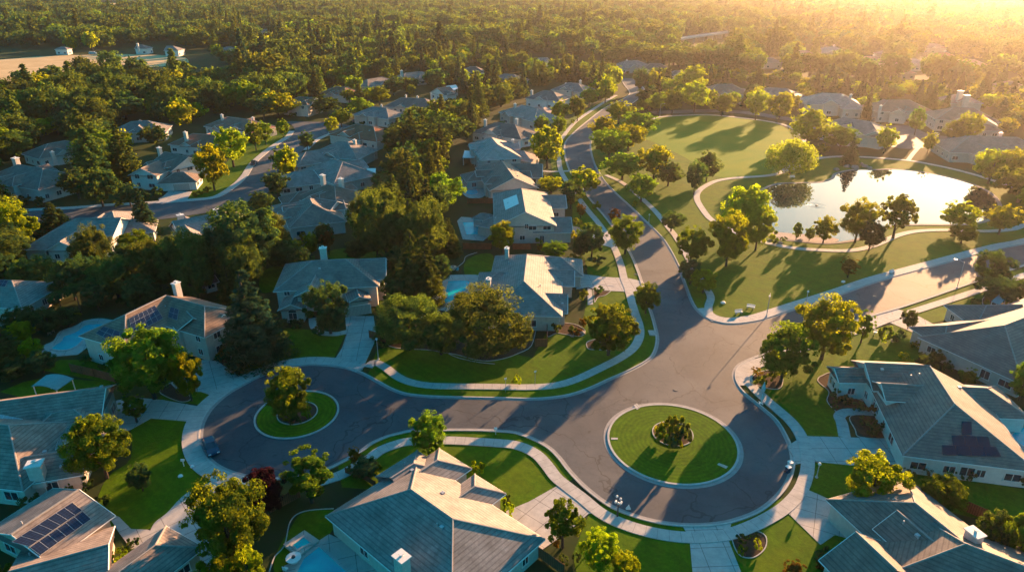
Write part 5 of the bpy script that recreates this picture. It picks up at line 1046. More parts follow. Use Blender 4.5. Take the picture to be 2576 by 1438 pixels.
for wi, (poly, sp, mix) in enumerate(WOOD):
    gpoly = [G(x, y) for x, y in poly]; x0, x1 = min(p.x for p in gpoly), max(p.x for p in gpoly); y0, y1 = min(p.y for p in gpoly), max(p.y for p in gpoly)
    xs = x0
    while xs < x1:
        ys = y0
        while ys < y1:
            X, Y = xs + wr.uniform(-.45, .45) * sp, ys + wr.uniform(-.45, .45) * sp; ys += sp
            if Y < 20: continue
            px, py = proj((X, Y, 0))
            if px < -260 or px > 2840 or py > 1600 or not inpoly(px, py, poly): continue
            if any(inpoly(px, py, b) for b in BLOCK): continue
            if near(X, Y, sp * .62): continue
            if any((X - a) ** 2 + (Y - b) ** 2 < (r + 3) ** 2 for a, b, r in roots2): continue
            k = wr.choice(mix); s = pxm(px, py)
            h = {'g': 9.5, 'o': 12, 'r': 9.5, 'y': 9, 'C': 15, 'c': 17}[k] * wr.uniform(.75, 1.25); rad = {'g': 4.6, 'o': 6.6, 'r': 4.8, 'y': 4.4, 'C': 3.9, 'c': 3.6}[k] * wr.uniform(.8, 1.25)
            if wi in (3,): h *= .8; rad *= .9
            q_ = 1 + .55 * wr.random() ** 3 if wi in (0, 5, 6, 7) else 1; rad *= q_; h *= q_ ** .7
            if wi >= 7: rad *= 1.7; h *= 1.35
            elif wi in (5, 6): rad *= 1.45; h *= 1.3
            elif wi == 0: rad *= 1.2; h *= 1.15
            _, pt = proj((X, Y, h)); bx = (px - rad * s, pt, px + rad * s, py); ar = (bx[2] - bx[0]) * (bx[3] - bx[1])
            if py > 60 and any(overlap(bx, (r[0], r[1], r[2], r[1] + (r[3] - r[1]) * (.7 if r[3] < 560 else 1))) > (.34 if r[3] < 345 and r[0] > 1750 else .18) * min(ar, (r[2] - r[0]) * (r[3] - r[1])) for r in KEEP): continue
            addc(X, Y, wr.random()); cand.append((s * rad, X, Y, px, py, k, h, rad, wi))
        xs += sp
cand.sort(key=lambda c: -c[0])
nb = sum(1 for t in TREES if t[0]['category'] == 'tree')
NIND = 330 - nb
seen = [c for c in cand if -20 < c[3] < 2600 and c[4] < 1438]
own = set(id(c) for c in seen[:max(0, NIND)])
for c in cand:
    if id(c) in own:
        _, X, Y, px, py, k, h, rad, wi = c; s = pxm(px, py)
        e = tree(k, px, proj((X, Y, h))[1], py, 2 * rad * s, hh=h)
rest = [c for c in cand if id(c) not in own]
print('TREES', nb, 'own', len(own), 'rest', len(rest))
# the far wood: one object, instances of whole trees over a cloud of points
def far_wood(rest):
    me = bpy.data.meshes.new('far_woodland'); n = len(rest); me.vertices.add(n)
    me.vertices.foreach_set('co', np.array([(c[1], c[2], 0) for c in rest], np.float32).ravel())
    ids = {'g': 0, 'o': 1, 'r': 2, 'y': 3, 'C': 4, 'c': 5}
    at = me.attributes.new('idx', 'INT', 'POINT'); at.data.foreach_set('value', np.array([ids[c[5]] * 3 + (j % 3) for j, c in enumerate(rest)], np.int32))
    protos = []
    for k in 'goryCc':
        for v in range(3):
            kind, mt, _, _ = KN[k]; cm, tm, H, Rr = proto(kind, mt, 'far', v); protos.append((cm, H, Rr))
    sc = []
    for j, c in enumerate(rest):
        cm, H, Rr = protos[ids[c[5]] * 3 + (j % 3)]; sc.append((c[7] / Rr, c[7] / Rr, c[6] / H))
    at = me.attributes.new('scl', 'FLOAT_VECTOR', 'POINT'); at.data.foreach_set('vector', np.array(sc, np.float32).ravel())
    at = me.attributes.new('rot', 'FLOAT_VECTOR', 'POINT'); at.data.foreach_set('vector', np.array([(0, 0, wr.uniform(0, 6.28)) for _ in rest], np.float32).ravel())
    o = bpy.data.objects.new('far_woodland', me); COL.objects.link(o)
    pc = bpy.data.collections.new('wood_protos')
    for i, (cm, H, Rr) in enumerate(protos):
        p = bpy.data.objects.new('crown_%02d' % i, cm); pc.objects.link(p)
    ng = bpy.data.node_groups.new('scatter_trees', 'GeometryNodeTree')
    ng.interface.new_socket('Geometry', in_out='INPUT', socket_type='NodeSocketGeometry'); ng.interface.new_socket('Geometry', in_out='OUTPUT', socket_type='NodeSocketGeometry')
    gi, go = ng.nodes.new('NodeGroupInput'), ng.nodes.new('NodeGroupOutput'); ip = ng.nodes.new('GeometryNodeInstanceOnPoints'); ci = ng.nodes.new('GeometryNodeCollectionInfo')
    ci.inputs['Collection'].default_value = pc; ci.inputs['Separate Children'].default_value = True; ci.inputs['Reset Children'].default_value = True; ip.inputs['Pick Instance'].default_value = True
    def na(nm, ty):
        q = ng.nodes.new('GeometryNodeInputNamedAttribute'); q.data_type = ty; q.inputs['Name'].default_value = nm; return q.outputs[0]
    mp = ng.nodes.new('GeometryNodeMeshToPoints'); L = ng.links.new
    L(gi.outputs[0], mp.inputs[0]); L(mp.outputs[0], ip.inputs['Points']); L(ci.outputs[0], ip.inputs['Instance']); L(na('idx', 'INT'), ip.inputs['Instance Index']); L(na('rot', 'FLOAT_VECTOR'), ip.inputs['Rotation']); L(na('scl', 'FLOAT_VECTOR'), ip.inputs['Scale']); L(ip.outputs[0], go.inputs[0])
    md = o.modifiers.new('scatter', 'NODES'); md.node_group = ng
    return tag(o, 'far woodland of countless crowns running to the hazy horizon', 'woodland', None, 'stuff')
far_wood(rest)
# ================================================================ SMALLER THINGS
def q2(x, y, z=0.0): return G(x, y, z)
def facing(a, b):
    d = G(*b) - G(*a); return math.atan2(d.y, d.x)
CANVAS = mat('teal_canvas', (0.10, 0.30, 0.32), (0.08, 0.25, 0.27), 2, 0.8)
BLUEP = mat('dark_blue_car_paint', (0.015, 0.045, 0.09), (0.012, 0.04, 0.08), 2, 0.25, 0.6)
TYRE = mat('rubber', (0.02, 0.02, 0.02), None, 3, 0.9)
LAMPG = mat('frosted_lamp_glass', (0.75, 0.78, 0.78), None, 3, 0.35)
# ---- cars
def car(p, ang, paint, label, L=4.6, Wd=1.82, van=False, wag=0):
    r = empty('parked_car', p, ang); tag(r, label, 'van' if van else 'car')
    H1, H2 = .78, (1.95 if van else 1.42)
    b = MB()
    prof = [(-L / 2, .35), (-L / 2 + .03, .72), (-L / 2 + .5, .84), (L / 2 - 1.25, .86), (L / 2 - .25, .72), (L / 2, .55), (L / 2, .32)] if not van else [(-L / 2, .35), (-L / 2, 1.05), (L / 2 - .9, 1.0), (L / 2 - .1, .85), (L / 2, .35)]
    n = len(prof); V = []
    for s, inset in ((-1, 0), (1, 0)):
        V += [(x, s * (Wd / 2 - (.06 if z > .7 else 0)), z) for x, z in prof]
    k = 0; b.V = V; b.F = [tuple(range(n))[::-1], tuple(range(n, 2 * n))] + [(i, (i + 1) % n, n + (i + 1) % n, n + i) for i in range(n)]; b.UV = [[(0, 0)] * len(f) for f in b.F]
    bo = b.build('body', paint, r)
    c = MB(); x0, x1 = (-L / 2 + .05, L / 2 - .75) if van else (-L / 2 + .45, L / 2 - 1.15); t0, t1 = (x0 + .12, x1 - .55) if van else (x0 + .62, x1 - .78); zb = .84 if not van else 1.0
    cp = lambda x, z, w: [(x, -w, z), (x, w, z)]
    P = cp(x0, zb, Wd / 2 - .1) + cp(x1, zb, Wd / 2 - .1) + cp(t1, H2 - .03, Wd / 2 - .3) + cp(t0, H2 - .03, Wd / 2 - .3)
    c.V = P; c.F = [(0, 6, 7, 1), (2, 3, 5, 4), (0, 2, 4, 6), (1, 7, 5, 3)]; c.UV = [[(0, 0)] * 4] * 4
    c.build('windscreen', GLASS, r)
    t = MB(); t.box(((t0 + t1) / 2, 0, H2), (t1 - t0 + .1, Wd - .58, .07)); t.build('roof', paint, r)
    for sx in (-1, 1):
        for sy in (-1, 1):
            w = MB(); w.tube([(sx * L * .3, sy * (Wd / 2 - .2), .33), (sx * L * .3, sy * (Wd / 2 + .01), .33)], .33, 14); wo_ = w.build('wheel', TYRE, r)
            w = MB(); w.tube([(sx * L * .3, sy * (Wd / 2 + .01), .33), (sx * L * .3, sy * (Wd / 2 + .03), .33)], .2, 10); w.build('rim', GREYM, wo_)
    for sy in (-1, 1):
        w = MB(); w.box((L / 2 - .02, sy * (Wd / 2 - .3), .6), (.12, .36, .14)); w.build('headlight', LAMPG, r)
        w = MB(); w.box((-L / 2 + .02, sy * (Wd / 2 - .3), .68), (.1, .34, .12)); w.build('tail_light', mat('red_lens', (.3, .02, .02), None, 3, .3), r)
        w = MB(); w.box((L / 2 - 1.55, sy * (Wd / 2 + .06), .9), (.14, .2, .12)); w.build('wing_mirror', paint, r)
    return r
car(q2(532, 1128, .06), facing((524, 1106), (543, 1150)), BLUEP, 'dark blue saloon car parked on the left turning bulb')
car(q2(639, 413, .06), facing((630, 425), (650, 402)), BLUEP, 'small dark car parked at the bend of the western street')
car(q2(234, 136, .06), 0.1, WHITE, 'white van parked at the edge of the dry field', 6, 2.1, True)
car(q2(893, 307, .1), facing((893, 310), (903, 304)), DARKM, 'black car parked below the tan walled house')
car(q2(2354, 342, .06), facing((2354, 342), (2365, 335)), WHITE, 'pale car parked in the hazy cul-de-sac')
car(q2(2206, 350, .09), 0.2, WHITE, 'pale car in front of the grey patched roof house')
# ---- wheelie bins
def bin_(p, m, lid, label, rz=0):
    r = empty('wheelie_bin', p, rz); tag(r, label, 'bin', 'bins at the kerb of the right bulb')
    b = MB(); k = [(-.28, -.3), (.28, -.3), (.28, .3), (-.28, .3)]
    b.V = [(x * .8, y * .8, .06) for x, y in k] + [(x, y, 1.0) for x, y in k]; b.F = [(3, 2, 1, 0), (4, 5, 6, 7)] + [(i, (i + 1) % 4, 4 + (i + 1) % 4, 4 + i) for i in range(4)]; b.UV = [[(0, 0)] * 4] * 6
    b.build('bin_body', m, r); b = MB(); b.box((0, .02, 1.05), (.62, .7, .1)); b.build('lid', lid, r)
    for s in (-1, 1): b = MB(); b.tube([(s * .24, .26, .12), (s * .3, .26, .12)], .12, 10); b.build('wheel', TYRE, r)
bin_(q2(1986, 1176, .05), WHITE, WHITE, 'white lidded bin at the kerb of the right bulb, upper of two', .3)
bin_(q2(1981, 1188, .05), BLUEP, WHITE, 'dark blue bin at the kerb of the right bulb, lower of two', .4)
# ---- pools
def pool(name, label, water, deckp, zw=.07, sm=True, deckm=None, cop=True):
    w = gp(water); w = smooth2(w, True, 5) if sm else w; c = sum((Vector(p) for p in [x.to_2d() for x in gp(water)]), Vector((0, 0))) / len(water); org = Vector((c.x, c.y, 0))
    r = empty(name, org); tag(r, label, 'pool')
    slab('water', w, zw + .04, POOLM, org=org, parent=r)
    if cop: ribbon('coping', [Vector(x) for x in w], -.02, .42, zw + .1, CONC, True, org=org, parent=r)
    if deckp:
        d = gp(deckp); d = smooth2(d, True, 4) if sm else d; st(slab('pool_deck', d, zw, deckm or CONC, .3), 'paving round the ' + label)
    return r
pool('swimming_pool', 'curvy blue pool left of the solar covered house', T(2, 0, [(500, 640), (540, 600), (600, 560), (630, 510), (760, 460), (850, 395), (990, 378), (1060, 392), (900, 500), (800, 600), (700, 650), (600, 662)]), T(2, 0, [(415, 650), (440, 600), (540, 550), (600, 460), (760, 400), (850, 350), (990, 328), (1090, 338), (1180, 380), (900, 600), (800, 680), (740, 695), (500, 712), (430, 690)]))
pool('swimming_pool', 'turquoise kidney shaped pool between the conifers and the corner house', [(1122, 712), (1130, 706), (1176, 705), (1186, 714), (1174, 732), (1156, 742), (1140, 760), (1120, 766), (1111, 757), (1116, 738)], [(1098, 700), (1140, 692), (1212, 694), (1206, 716), (1186, 738), (1150, 768), (1130, 782), (1096, 776), (1086, 752)])
pool('swimming_pool', 'bright rectangular pool left of the twin gabled house', [(1161, 560), (1209, 558), (1207, 591), (1170, 592)], [(1150, 556), (1160, 546), (1222, 550), (1226, 598), (1215, 606), (1164, 602)], sm=False)
pool('swimming_pool', 'small two level pool above the rectangular one', [(1165, 465), (1184, 469), (1202, 478), (1203, 489), (1178, 491), (1165, 480)], [(1156, 452), (1214, 454), (1220, 492), (1180, 498), (1156, 476)])
pool('swimming_pool', 'large dark blue pool cut by the bottom of the frame', T(3, 1, [(655, 1165), (970, 1450), (1020, 1560), (340, 1560), (455, 1300)]), T(3, 1, [(640, 1120), (735, 1058), (830, 1100), (1100, 1270), (1400, 1500), (1300, 1600), (300, 1560), (280, 1380), (440, 1300)]), sm=False)
pool('hot_tub', 'square raised hot tub framed in pale stone beside the large dark pool', T(3, 1, [(345, 1190), (490, 1090), (590, 1170), (415, 1258)]), T(3, 1, [(280, 1180), (490, 1038), (640, 1140), (430, 1305)]), .4, sm=False)
pool('swimming_pool', 'turquoise pool glimpsed behind the large right house', [(2535, 1096), (2560, 1076), (2600, 1066), (2620, 1130), (2576, 1126), (2552, 1112)], [(2500, 1100), (2560, 1060), (2640, 1050), (2640, 1150), (2560, 1140)])
pool('swimming_pool', 'pool at the left border above the curvy pool', [(-20, 800), (10, 790), (50, 772), (84, 764), (70, 776), (30, 796), (-10, 815)], [(-30, 780), (30, 745), (80, 735), (110, 742), (90, 775), (20, 812), (-30, 830)])
for i, (x, y, lb) in enumerate([(1700, 980, 'round manhole cover in the middle of the intersection'), (1010, 1050, 'round manhole cover between the two bulbs'), (1600, 690, 'manhole cover on the lower main street'), (1460, 400, 'manhole cover on the main street bend'), (2200, 745, 'manhole cover on the right street'), (640, 1020, 'manhole cover in the left bulb')]):
    g = q2(x, y, .04); k = MB(); k.tube([(g.x, g.y, .0), (g.x, g.y, .052)], .42, 20); o = k.build('manhole_cover', DARKM, None, g); o.location = g; k = None
    for v in o.data.vertices: v.co.z = v.co.z + .04
    tag(o, lb, 'manhole cover', 'manhole covers in the streets')
# ---- canopies and patio roofs
def patio_roof(pts, z, label, m=WHITE, name='patio_cover', cat='patio cover', bow=0):
    c = G(*pts[0], z) * .25 + G(*pts[1], z) * .25 + G(*pts[2], z) * .25 + G(*pts[3], z) * .25; org = Vector((c.x, c.y, 0)); r = empty(name, org); tag(r, label, cat)
    P = [G(x, y, z) for x, y in pts]; k = MB(); n = 8
    for i in range(n):
        a, b = i / n, (i + 1) / n; f = lambda t: bow * 4 * t * (1 - t)
        A, B = P[0].lerp(P[3], a), P[1].lerp(P[2], a); C, D = P[1].lerp(P[2], b), P[0].lerp(P[3], b)
        up = [A + Vector((0, 0, f(a))), B + Vector((0, 0, f(a))), C + Vector((0, 0, f(b))), D + Vector((0, 0, f(b)))]
        k.poly(up); k.poly([p - Vector((0, 0, .12)) for p in up][::-1])
    for A, B in ((P[0], P[1]), (P[2], P[3])): k.tube([A, B], .07, 5)
    k.build('canopy', m, r, org)
    for p in P:
        q = p.lerp(c, .08); k = MB(); k.tube([(q.x, q.y, 0), (q.x, q.y, z)], .09, 6); k.build('post', TRIM, r, org)
    return r
patio_roof(T(2, 0, [(320, 1010), (470, 895), (740, 930), (570, 1048)]), 2.7, 'teal fabric canopy behind the left edge house', CANVAS, 'shade_canopy', 'canopy', .5)
patio_roof(T(1, 1, [(2080, 148), (2100, 75), (2205, 85), (2200, 152)]), 3.0, 'white patio roof beside the cream walled house')
patio_roof(T(1, 1, [(1075, 322), (1082, 255), (1205, 255), (1200, 325)]), 2.8, 'white patio roof beside the centre row house with a solar slab')
patio_roof(T(2, 3, [(2250, 155), (2330, 85), (2400, 120), (2330, 185)]), 3.0, 'blue grey patio roof at the top of the right edge house', CANVAS)
patio_roof(T(0, 1, [(1925, 950), (1912, 868), (2010, 853), (2032, 888)]), 4.4, 'bright white patio roof on the northern gabled house')
# ---- garden shed
house('garden_shed', 'small blue garden shed between the teal roofed house and the fir', [wg((508, 702), (536, 694), 1.9, 2.2, 'gg')], ROOF_D, STUCW, seed=99, snap=False, cat='shed')
house('pool_house', 'little grey outbuilding with pale walls beside the rectangular pool', [wg((1216, 536), (1228, 538), 2.6, 2.5, 'hh')], ROOF_G, STUC, seed=98, snap=False, cat='outbuilding')
# ---- fences
def fence(pts, label, h=1.8, m=WOODF):
    P = [G(*p) for p in pts]; r = empty('wooden_fence', P[0]); tag(r, label, 'fence'); k = MB()
    for a, b in zip(P, P[1:]):
        L = (b - a).length; mdp = (a + b) / 2; k.box((mdp.x, mdp.y, h / 2), (L, .05, h - .1), math.atan2(b.y - a.y, b.x - a.x))
        n = max(1, int(L / 2.6))
        for i in range(n + 1):
            q = a.lerp(b, i / n); t = MB(); t.box((q.x, q.y, h / 2 + .02), (.12, .14, h + .04)); t.build('post', m, r, P[0])
    k.build('board_panel', m, r, P[0])
for f in [([(1176, 512), (1246, 512)], 'short red fence above the rectangular pool'), ([(1165, 626), (1236, 628)], 'red fence between the rectangular and the kidney shaped pool'), ([(1290, 628), (1335, 628)], 'red brown fence behind the corner house'),
          ([(1376, 804), (1376, 872), (1346, 872)], 'redwood fence corner beside the giant oak'), ([(1110, 876), (1144, 876)], 'short redwood fence piece under the giant oak'), ([(2385, 895), (2422, 916), (2510, 958)], 'brown fence along the upper right house'),
          ([(2420, 1282), (2474, 1306), (2540, 1350)], 'dark fence behind the bottom right house'), ([(1350, 1398), (1418, 1446)], 'dark fence beside the foreground driveway'), ([(180, 935), (240, 948), (292, 962)], 'dark fence between the two big left houses'),
          ([(870, 1190), (915, 1205), (945, 1225)], 'low fence at the shrubs beside the foreground house'), ([(930, 850), (985, 865)], 'wooden fence behind the globe lamp'), ([(680, 1290), (755, 1250)], 'pale rail fence among the trees left of the foreground house')]:
    fence(f[0], f[1], 1.8 if 'low' not in f[1] else 1.1)
# ---- lamps, signs, posts
def lamp(x, y, ytop, label, arm=None):
    g = q2(x, y, .1); h = max(2.2, height_at(G(x, y), x, ytop)); r = empty('street_lamp', g); tag(r, label, 'street lamp', 'street lamps')
    k = MB(); k.tube([(0, 0, 0), (0, 0, .5), (0, 0, h)], [.13, .08, .05], 8); k.build('pole', GREYM, r)
    k = MB(); k.lathe((0, 0, 0), [(.22, 0), (.22, .12), (.13, .25)], 10); k.build('base', GREYM, r)
    if arm is not None:
        e_ = (math.cos(arm) * 1.6, math.sin(arm) * 1.6); k = MB(); k.tube([(0, 0, h - .1), (e_[0] * .5, e_[1] * .5, h + .18), (e_[0], e_[1], h + .15)], .04, 6); k.build('arm', GREYM, r)
        k = MB(); k.box((e_[0] * 1.15, e_[1] * 1.15, h + .1), (.7, .32, .14), arm); k.build('lamp_head', GREYM, r)
    else:
        k = MB(); k.ball((0, 0, h + .2), .24, 12); k.build('lamp_globe', LAMPG, r, None, True)
lamp(1928, 796, 737, 'tall arm street lamp at the park corner of the intersection', -2.0)
lamp(952, 904, 855, 'slim globe lamp beside the centre driveway')
lamp(1632, 560, 549, 'globe lamp across the main street from the orange sapling')
lamp(2028, 758, 749, 'low white globe lamp on the park side of the right street')
lamp(1660, 292, 262, 'tall lamp at the far left rim of the park field', 0)
lamp(2054, 1200, 1180, 'small globe lamp on the lawn right of the bins')
lamp(2407, 724, 660, 'arm street lamp beside the right street', 2.2)
def post(x, y, ytop, label, name='sign_post', cat='sign', plate=(.45, .3), m=WHITE):
    g = q2(x, y, .1); h = max(.9, height_at(G(x, y), x, ytop)); r = empty(name, g); tag(r, label, cat)
    k = MB(); k.tube([(0, 0, 0), (0, 0, h)], .035, 6); k.build('pole', GREYM, r)
    k = MB(); k.box((0, 0, h - plate[1] / 2), (plate[0], .04, plate[1]), .5); k.build('sign_plate', m, r)
post(1346, 966, 932, 'thin white sign post on the corner lawn')
post(1272, 985, 950, 'small street sign on the verge below the giant oak')
post(2068, 772, 760, 'small sign at the park side kerb')
def mailbox(x, y, label):
    g = q2(x, y, .1); r = empty('mailbox', g); tag(r, label, 'mailbox')
    k = MB(); k.box((0, 0, .5), (.1, .1, 1.0)); k.build('post', TRIM, r); k = MB(); k.box((0, 0, 1.08), (.5, .26, .2)); k.tube([(-.25, 0, 1.18), (.25, 0, 1.18)], .13, 10); k.build('letter_box', WHITE, r)
mailbox(1247, 1092, 'white mailbox on the verge above the foreground house'); mailbox(1660, 846, 'grey mailbox at the corner kerb') if False else None
mailbox(463, 1172, 'white mailbox by the left lawn edge'); mailbox(2560, 1010, 'mailbox at the right border') if False else None
# ---- odd ornaments
g = q2(1553, 1298, .1); r = empty('ornamental_lamp', g); tag(r, 'dark post topped by a cluster of pale globes on the verge of the right bulb', 'ornamental lamp')
k = MB(); k.tube([(0, 0, 0), (0, 0, 1.9), (.05, 0, 2.3)], [.12, .07, .05], 8); k.build('pole', DARKM, r)
for i in range(7):
    a = i * .9; q = .35 + .3 * (i % 3) / 2; k = MB(); k.tube([(0, 0, 1.9), (q * math.cos(a) * .6, q * math.sin(a) * .6, 2.3 + .1 * (i % 2)), (q * math.cos(a), q * math.sin(a), 2.35 + .2 * (i % 3))], .025, 5); ao = k.build('arm', DARKM, r)
    k = MB(); k.ball((q * math.cos(a), q * math.sin(a), 2.45 + .2 * (i % 3)), .17, 8); k.build('lamp_globe', LAMPG, ao)
g = q2(1581, 1282, .06); r = empty('traffic_board', g); tag(r, 'small pale triangular board standing on the asphalt', 'board')
k = MB(); k.V = [(-.35, 0, 0), (.35, 0, 0), (0, .1, .9), (-.35, .35, 0), (.35, .35, 0)]; k.F = [(0, 1, 2), (4, 3, 2), (1, 4, 2), (3, 0, 2)]; k.UV = [[(0, 0)] * 3] * 4; k.build('board_face', WHITE, r)
k = MB(); k.box((0, .17, .02), (.8, .5, .04)); k.build('foot', DARKM, r)
g = q2(1914, 1014, .1); r = empty('banner_pole', g); tag(r, 'pale folded banner on a white footed pole by the right bulb', 'banner')
k = MB(); k.tube([(0, 0, 0), (0, 0, 4.2)], .05, 6); k.build('pole', WHITE, r); k = MB(); k.box((0, 0, .06), (1.0, .16, .1), .4); k.box((0, 0, .08), (.16, 1.0, .1), .4); k.build('foot', WHITE, r)
k = MB(); k.lathe((0, 0, 1.9), [(.04, 0), (.3, .6), (.34, 1.0), (.2, 1.7), (.03, 2.3)], 8); k.build('folded_banner', mat('pale_blue_cloth', (.35, .5, .52), None, 2, .9), r)
def bench(x, y, rz, label):
    r = empty('bench', q2(x, y, .05), rz); tag(r, label, 'bench')
    k = MB(); k.box((0, 0, .45), (1.7, .5, .09)); k.build('seat', WHITE, r)
    for s in (-1, 1): k = MB(); k.box((s * .6, 0, .2), (.14, .44, .4)); k.build('leg', CURBM, r)
    k = MB(); k.box((0, .25, .75), (1.7, .07, .4)); k.build('backrest', WHITE, r)
bench(1858, 789, .2, 'white bench on the park lawn nearest the kerb'); bench(1888, 776, -.4, 'white bench right of the other on the park lawn'); bench(2208, 842, -.5, 'long pale bench by the hedge of the upper right house'); bench(2250, 858, .3, 'small white bench beside the dark shrubs of the upper right house')
bench(1993, 448, .1, 'tiny bench by the path between field and pond'); bench(2243, 688, .5, 'pale bench on the kerb side of the park near the right street')
rr = random.Random(4)
def rock(x, y, s, label, group=None, m=ROCK):
    g = q2(x, y, .05); k = MB(); k.ball((g.x, g.y, s * .25), s, 9, .16, .6, rr); o = k.build('boulder', m, None, g); o.location = g; tag(o, label, 'boulder', group)
    return o
rock(1819, 762, .55, 'flat white stone disc on the park lawn', m=WHITE); rock(2121, 709, .5, 'pale stone disc on the grass above the right street', m=WHITE)
for i, (x, y, s) in enumerate([(2140, 404, 1.0), (2152, 410, 1.3), (2165, 414, 1.1), (2176, 420, 1.2), (2130, 420, 1.2), (2150, 423, 1.4), (2188, 424, .9), (2104, 428, 1.1)]):
    rock(x, y, s, 'one of the grey boulders heaped at the far left pond shore', 'boulders at the far pond shore')
for i, (x, y, s, lb) in enumerate([(1938, 605, .6, 'left'), (1962, 612, .7, 'middle'), (2012, 606, .8, 'right')]): rock(x, y, s, '%s one of the dark stones at the near left pond shore' % lb, 'stones at the near pond shore')
rock(1465, 838, .7, 'reddish boulder in the corner house bed'); rock(1440, 845, .5, 'small boulder left of the reddish one in the corner house bed'); rock(2090, 858, .6, 'boulder on the lawn before the golden double tree'); rock(484, 1173, .35, 'white stone beside the left bulb pavement', m=WHITE); rock(454, 1197, .35, 'white stone on the left lawn, lower one', m=WHITE)
# fountain
g = q2(2054, 517, .065); r = empty('pond_fountain', g); tag(r, 'low bubbling fountain with ripple rings in the pond', 'fountain')
k = MB(); k.lathe((0, 0, -.02), [(.4, 0), (.4, .12), (.25, .2)], 12); k.build('nozzle', DARKM, r)
RIP = mat('ripple_water', (.10, .12, .11), None, 2, .15, 1.0)
for q in (1.6, 2.6):
    k = MB(); k.tube([(q * math.cos(t * math.pi / 20), q * math.sin(t * math.pi / 20), -.02) for t in range(41)], .05, 5, False); k.build('ripple', RIP, r)
k = MB()
for i in range(22): a = rr.uniform(0, 6.28); q = rr.uniform(.05, .8); k.ball((q * math.cos(a), q * math.sin(a), .2 + .5 * (1 - q) * rr.random()), .07, 5)
k.build('spray', WHITE, r)
# ---- garden furniture
def lounger(x, y, rz, label, m=WHITE):
    r = empty('sun_lounger', q2(x, y, .1), rz); tag(r, label, 'sun lounger', 'sun loungers by the pools')
    k = MB(); k.box((-.3, 0, .32), (1.3, .62, .08)); k.build('seat', m, r); k = MB(); k.V = [(.35, -.31, .32), (.35, .31, .32), (.9, .31, .72), (.9, -.31, .72), (.35, -.31, .24), (.35, .31, .24), (.9, .31, .64), (.9, -.31, .64)]; k.F = [(0, 1, 2, 3), (7, 6, 5, 4), (0, 3, 7, 4), (1, 5, 6, 2), (3, 2, 6, 7)]; k.UV = [[(0, 0)] * 4] * 5; k.build('backrest', m, r)
    for sx in (-.85, .3):
        for sy in (-.26, .26): k = MB(); k.box((sx, sy, .15), (.05, .05, .3)); k.build('leg', GREYM, r)
for i, y in enumerate((728, 734, 741)): lounger(1103 - i, y, 3.0, '%s dark lounger on the left deck of the kidney shaped pool' % ('top', 'middle', 'bottom')[i], DARKM)
lounger(124, 838, 2.2, 'tan lounger left of the curvy pool, nearer the house', mat('tan_cloth', (.35, .26, .17), None, 2, .9)); lounger(133, 832, 2.2, 'tan lounger left of the curvy pool, farther one', MATS['tan_cloth'])
def table_set(x, y, label, rad=.7, m=WHITE, chairs=3, cm=WHITE):
    r = empty('garden_table', q2(x, y, .1)); tag(r, label, 'table'); k = MB(); k.lathe((0, 0, 0), [(rad * .5, 0), (.06, .06), (.06, .68), (rad, .7), (rad, .75)], 12); k.build('tabletop', m, r)
    k = MB(); k.tube([(0, 0, .75), (0, 0, .95)], [.25, .2], 8); k.build('bowl', DARKM, r)
    for i in range(chairs):
        a = -1.9 + i * 1.1; p = G(x, y) + Vector((math.cos(a), math.sin(a), 0)) * (rad + .7)
        c = empty('garden_chair', Vector((p.x, p.y, .1)), a + math.pi / 2); tag(c, 'garden chair standing at the ' + label, 'chair', 'chairs at the ' + label)
        k = MB(); k.box((0, 0, .43), (.5, .5, .07)); k.build('seat', cm, c); k = MB(); k.box((0, -.24 if True else 0, .7), (.5, .06, .5)); k.build('backrest', cm, c)
        for sx in (-.2, .2):
            for sy in (-.2, .2): k = MB(); k.box((sx, sy, .2), (.05, .05, .42)); k.build('leg', GREYM, c)
BLUEC = mat('sky_blue_plastic', (.08, .45, .6), None, 2, .5)
table_set(1140, 678, 'round fire pit table above the kidney shaped pool', .9, STUCT, 2, BLUEC)
table_set(740, 1412, 'white eight sided table beside the dark foreground pool', .95, WHITE, 1)
table_set(2487, 1186, 'white patio table under the right house eave', .7, WHITE, 2, DARKM)
table_set(2560, 1136, 'small table on the deck behind the large right house', .5, DARKM, 2, WHITE)
table_set(870, 470, 'white table behind the patio of the centre row', .7, WHITE, 2) if False else None
r = empty('patio_umbrella', q2(1097, 768, .1)); tag(r, 'tilted white patio umbrella at the near end of the kidney shaped pool', 'umbrella')
k = MB(); k.tube([(0, 0, 0), (0, 0, 2.3)], .04, 6); k.build('pole', GREYM, r); k = MB(); k.lathe((0, 0, 1.9), [(1.3, 0), (.7, .3), (.03, .55)], 8); k.build('canopy', WHITE, r)
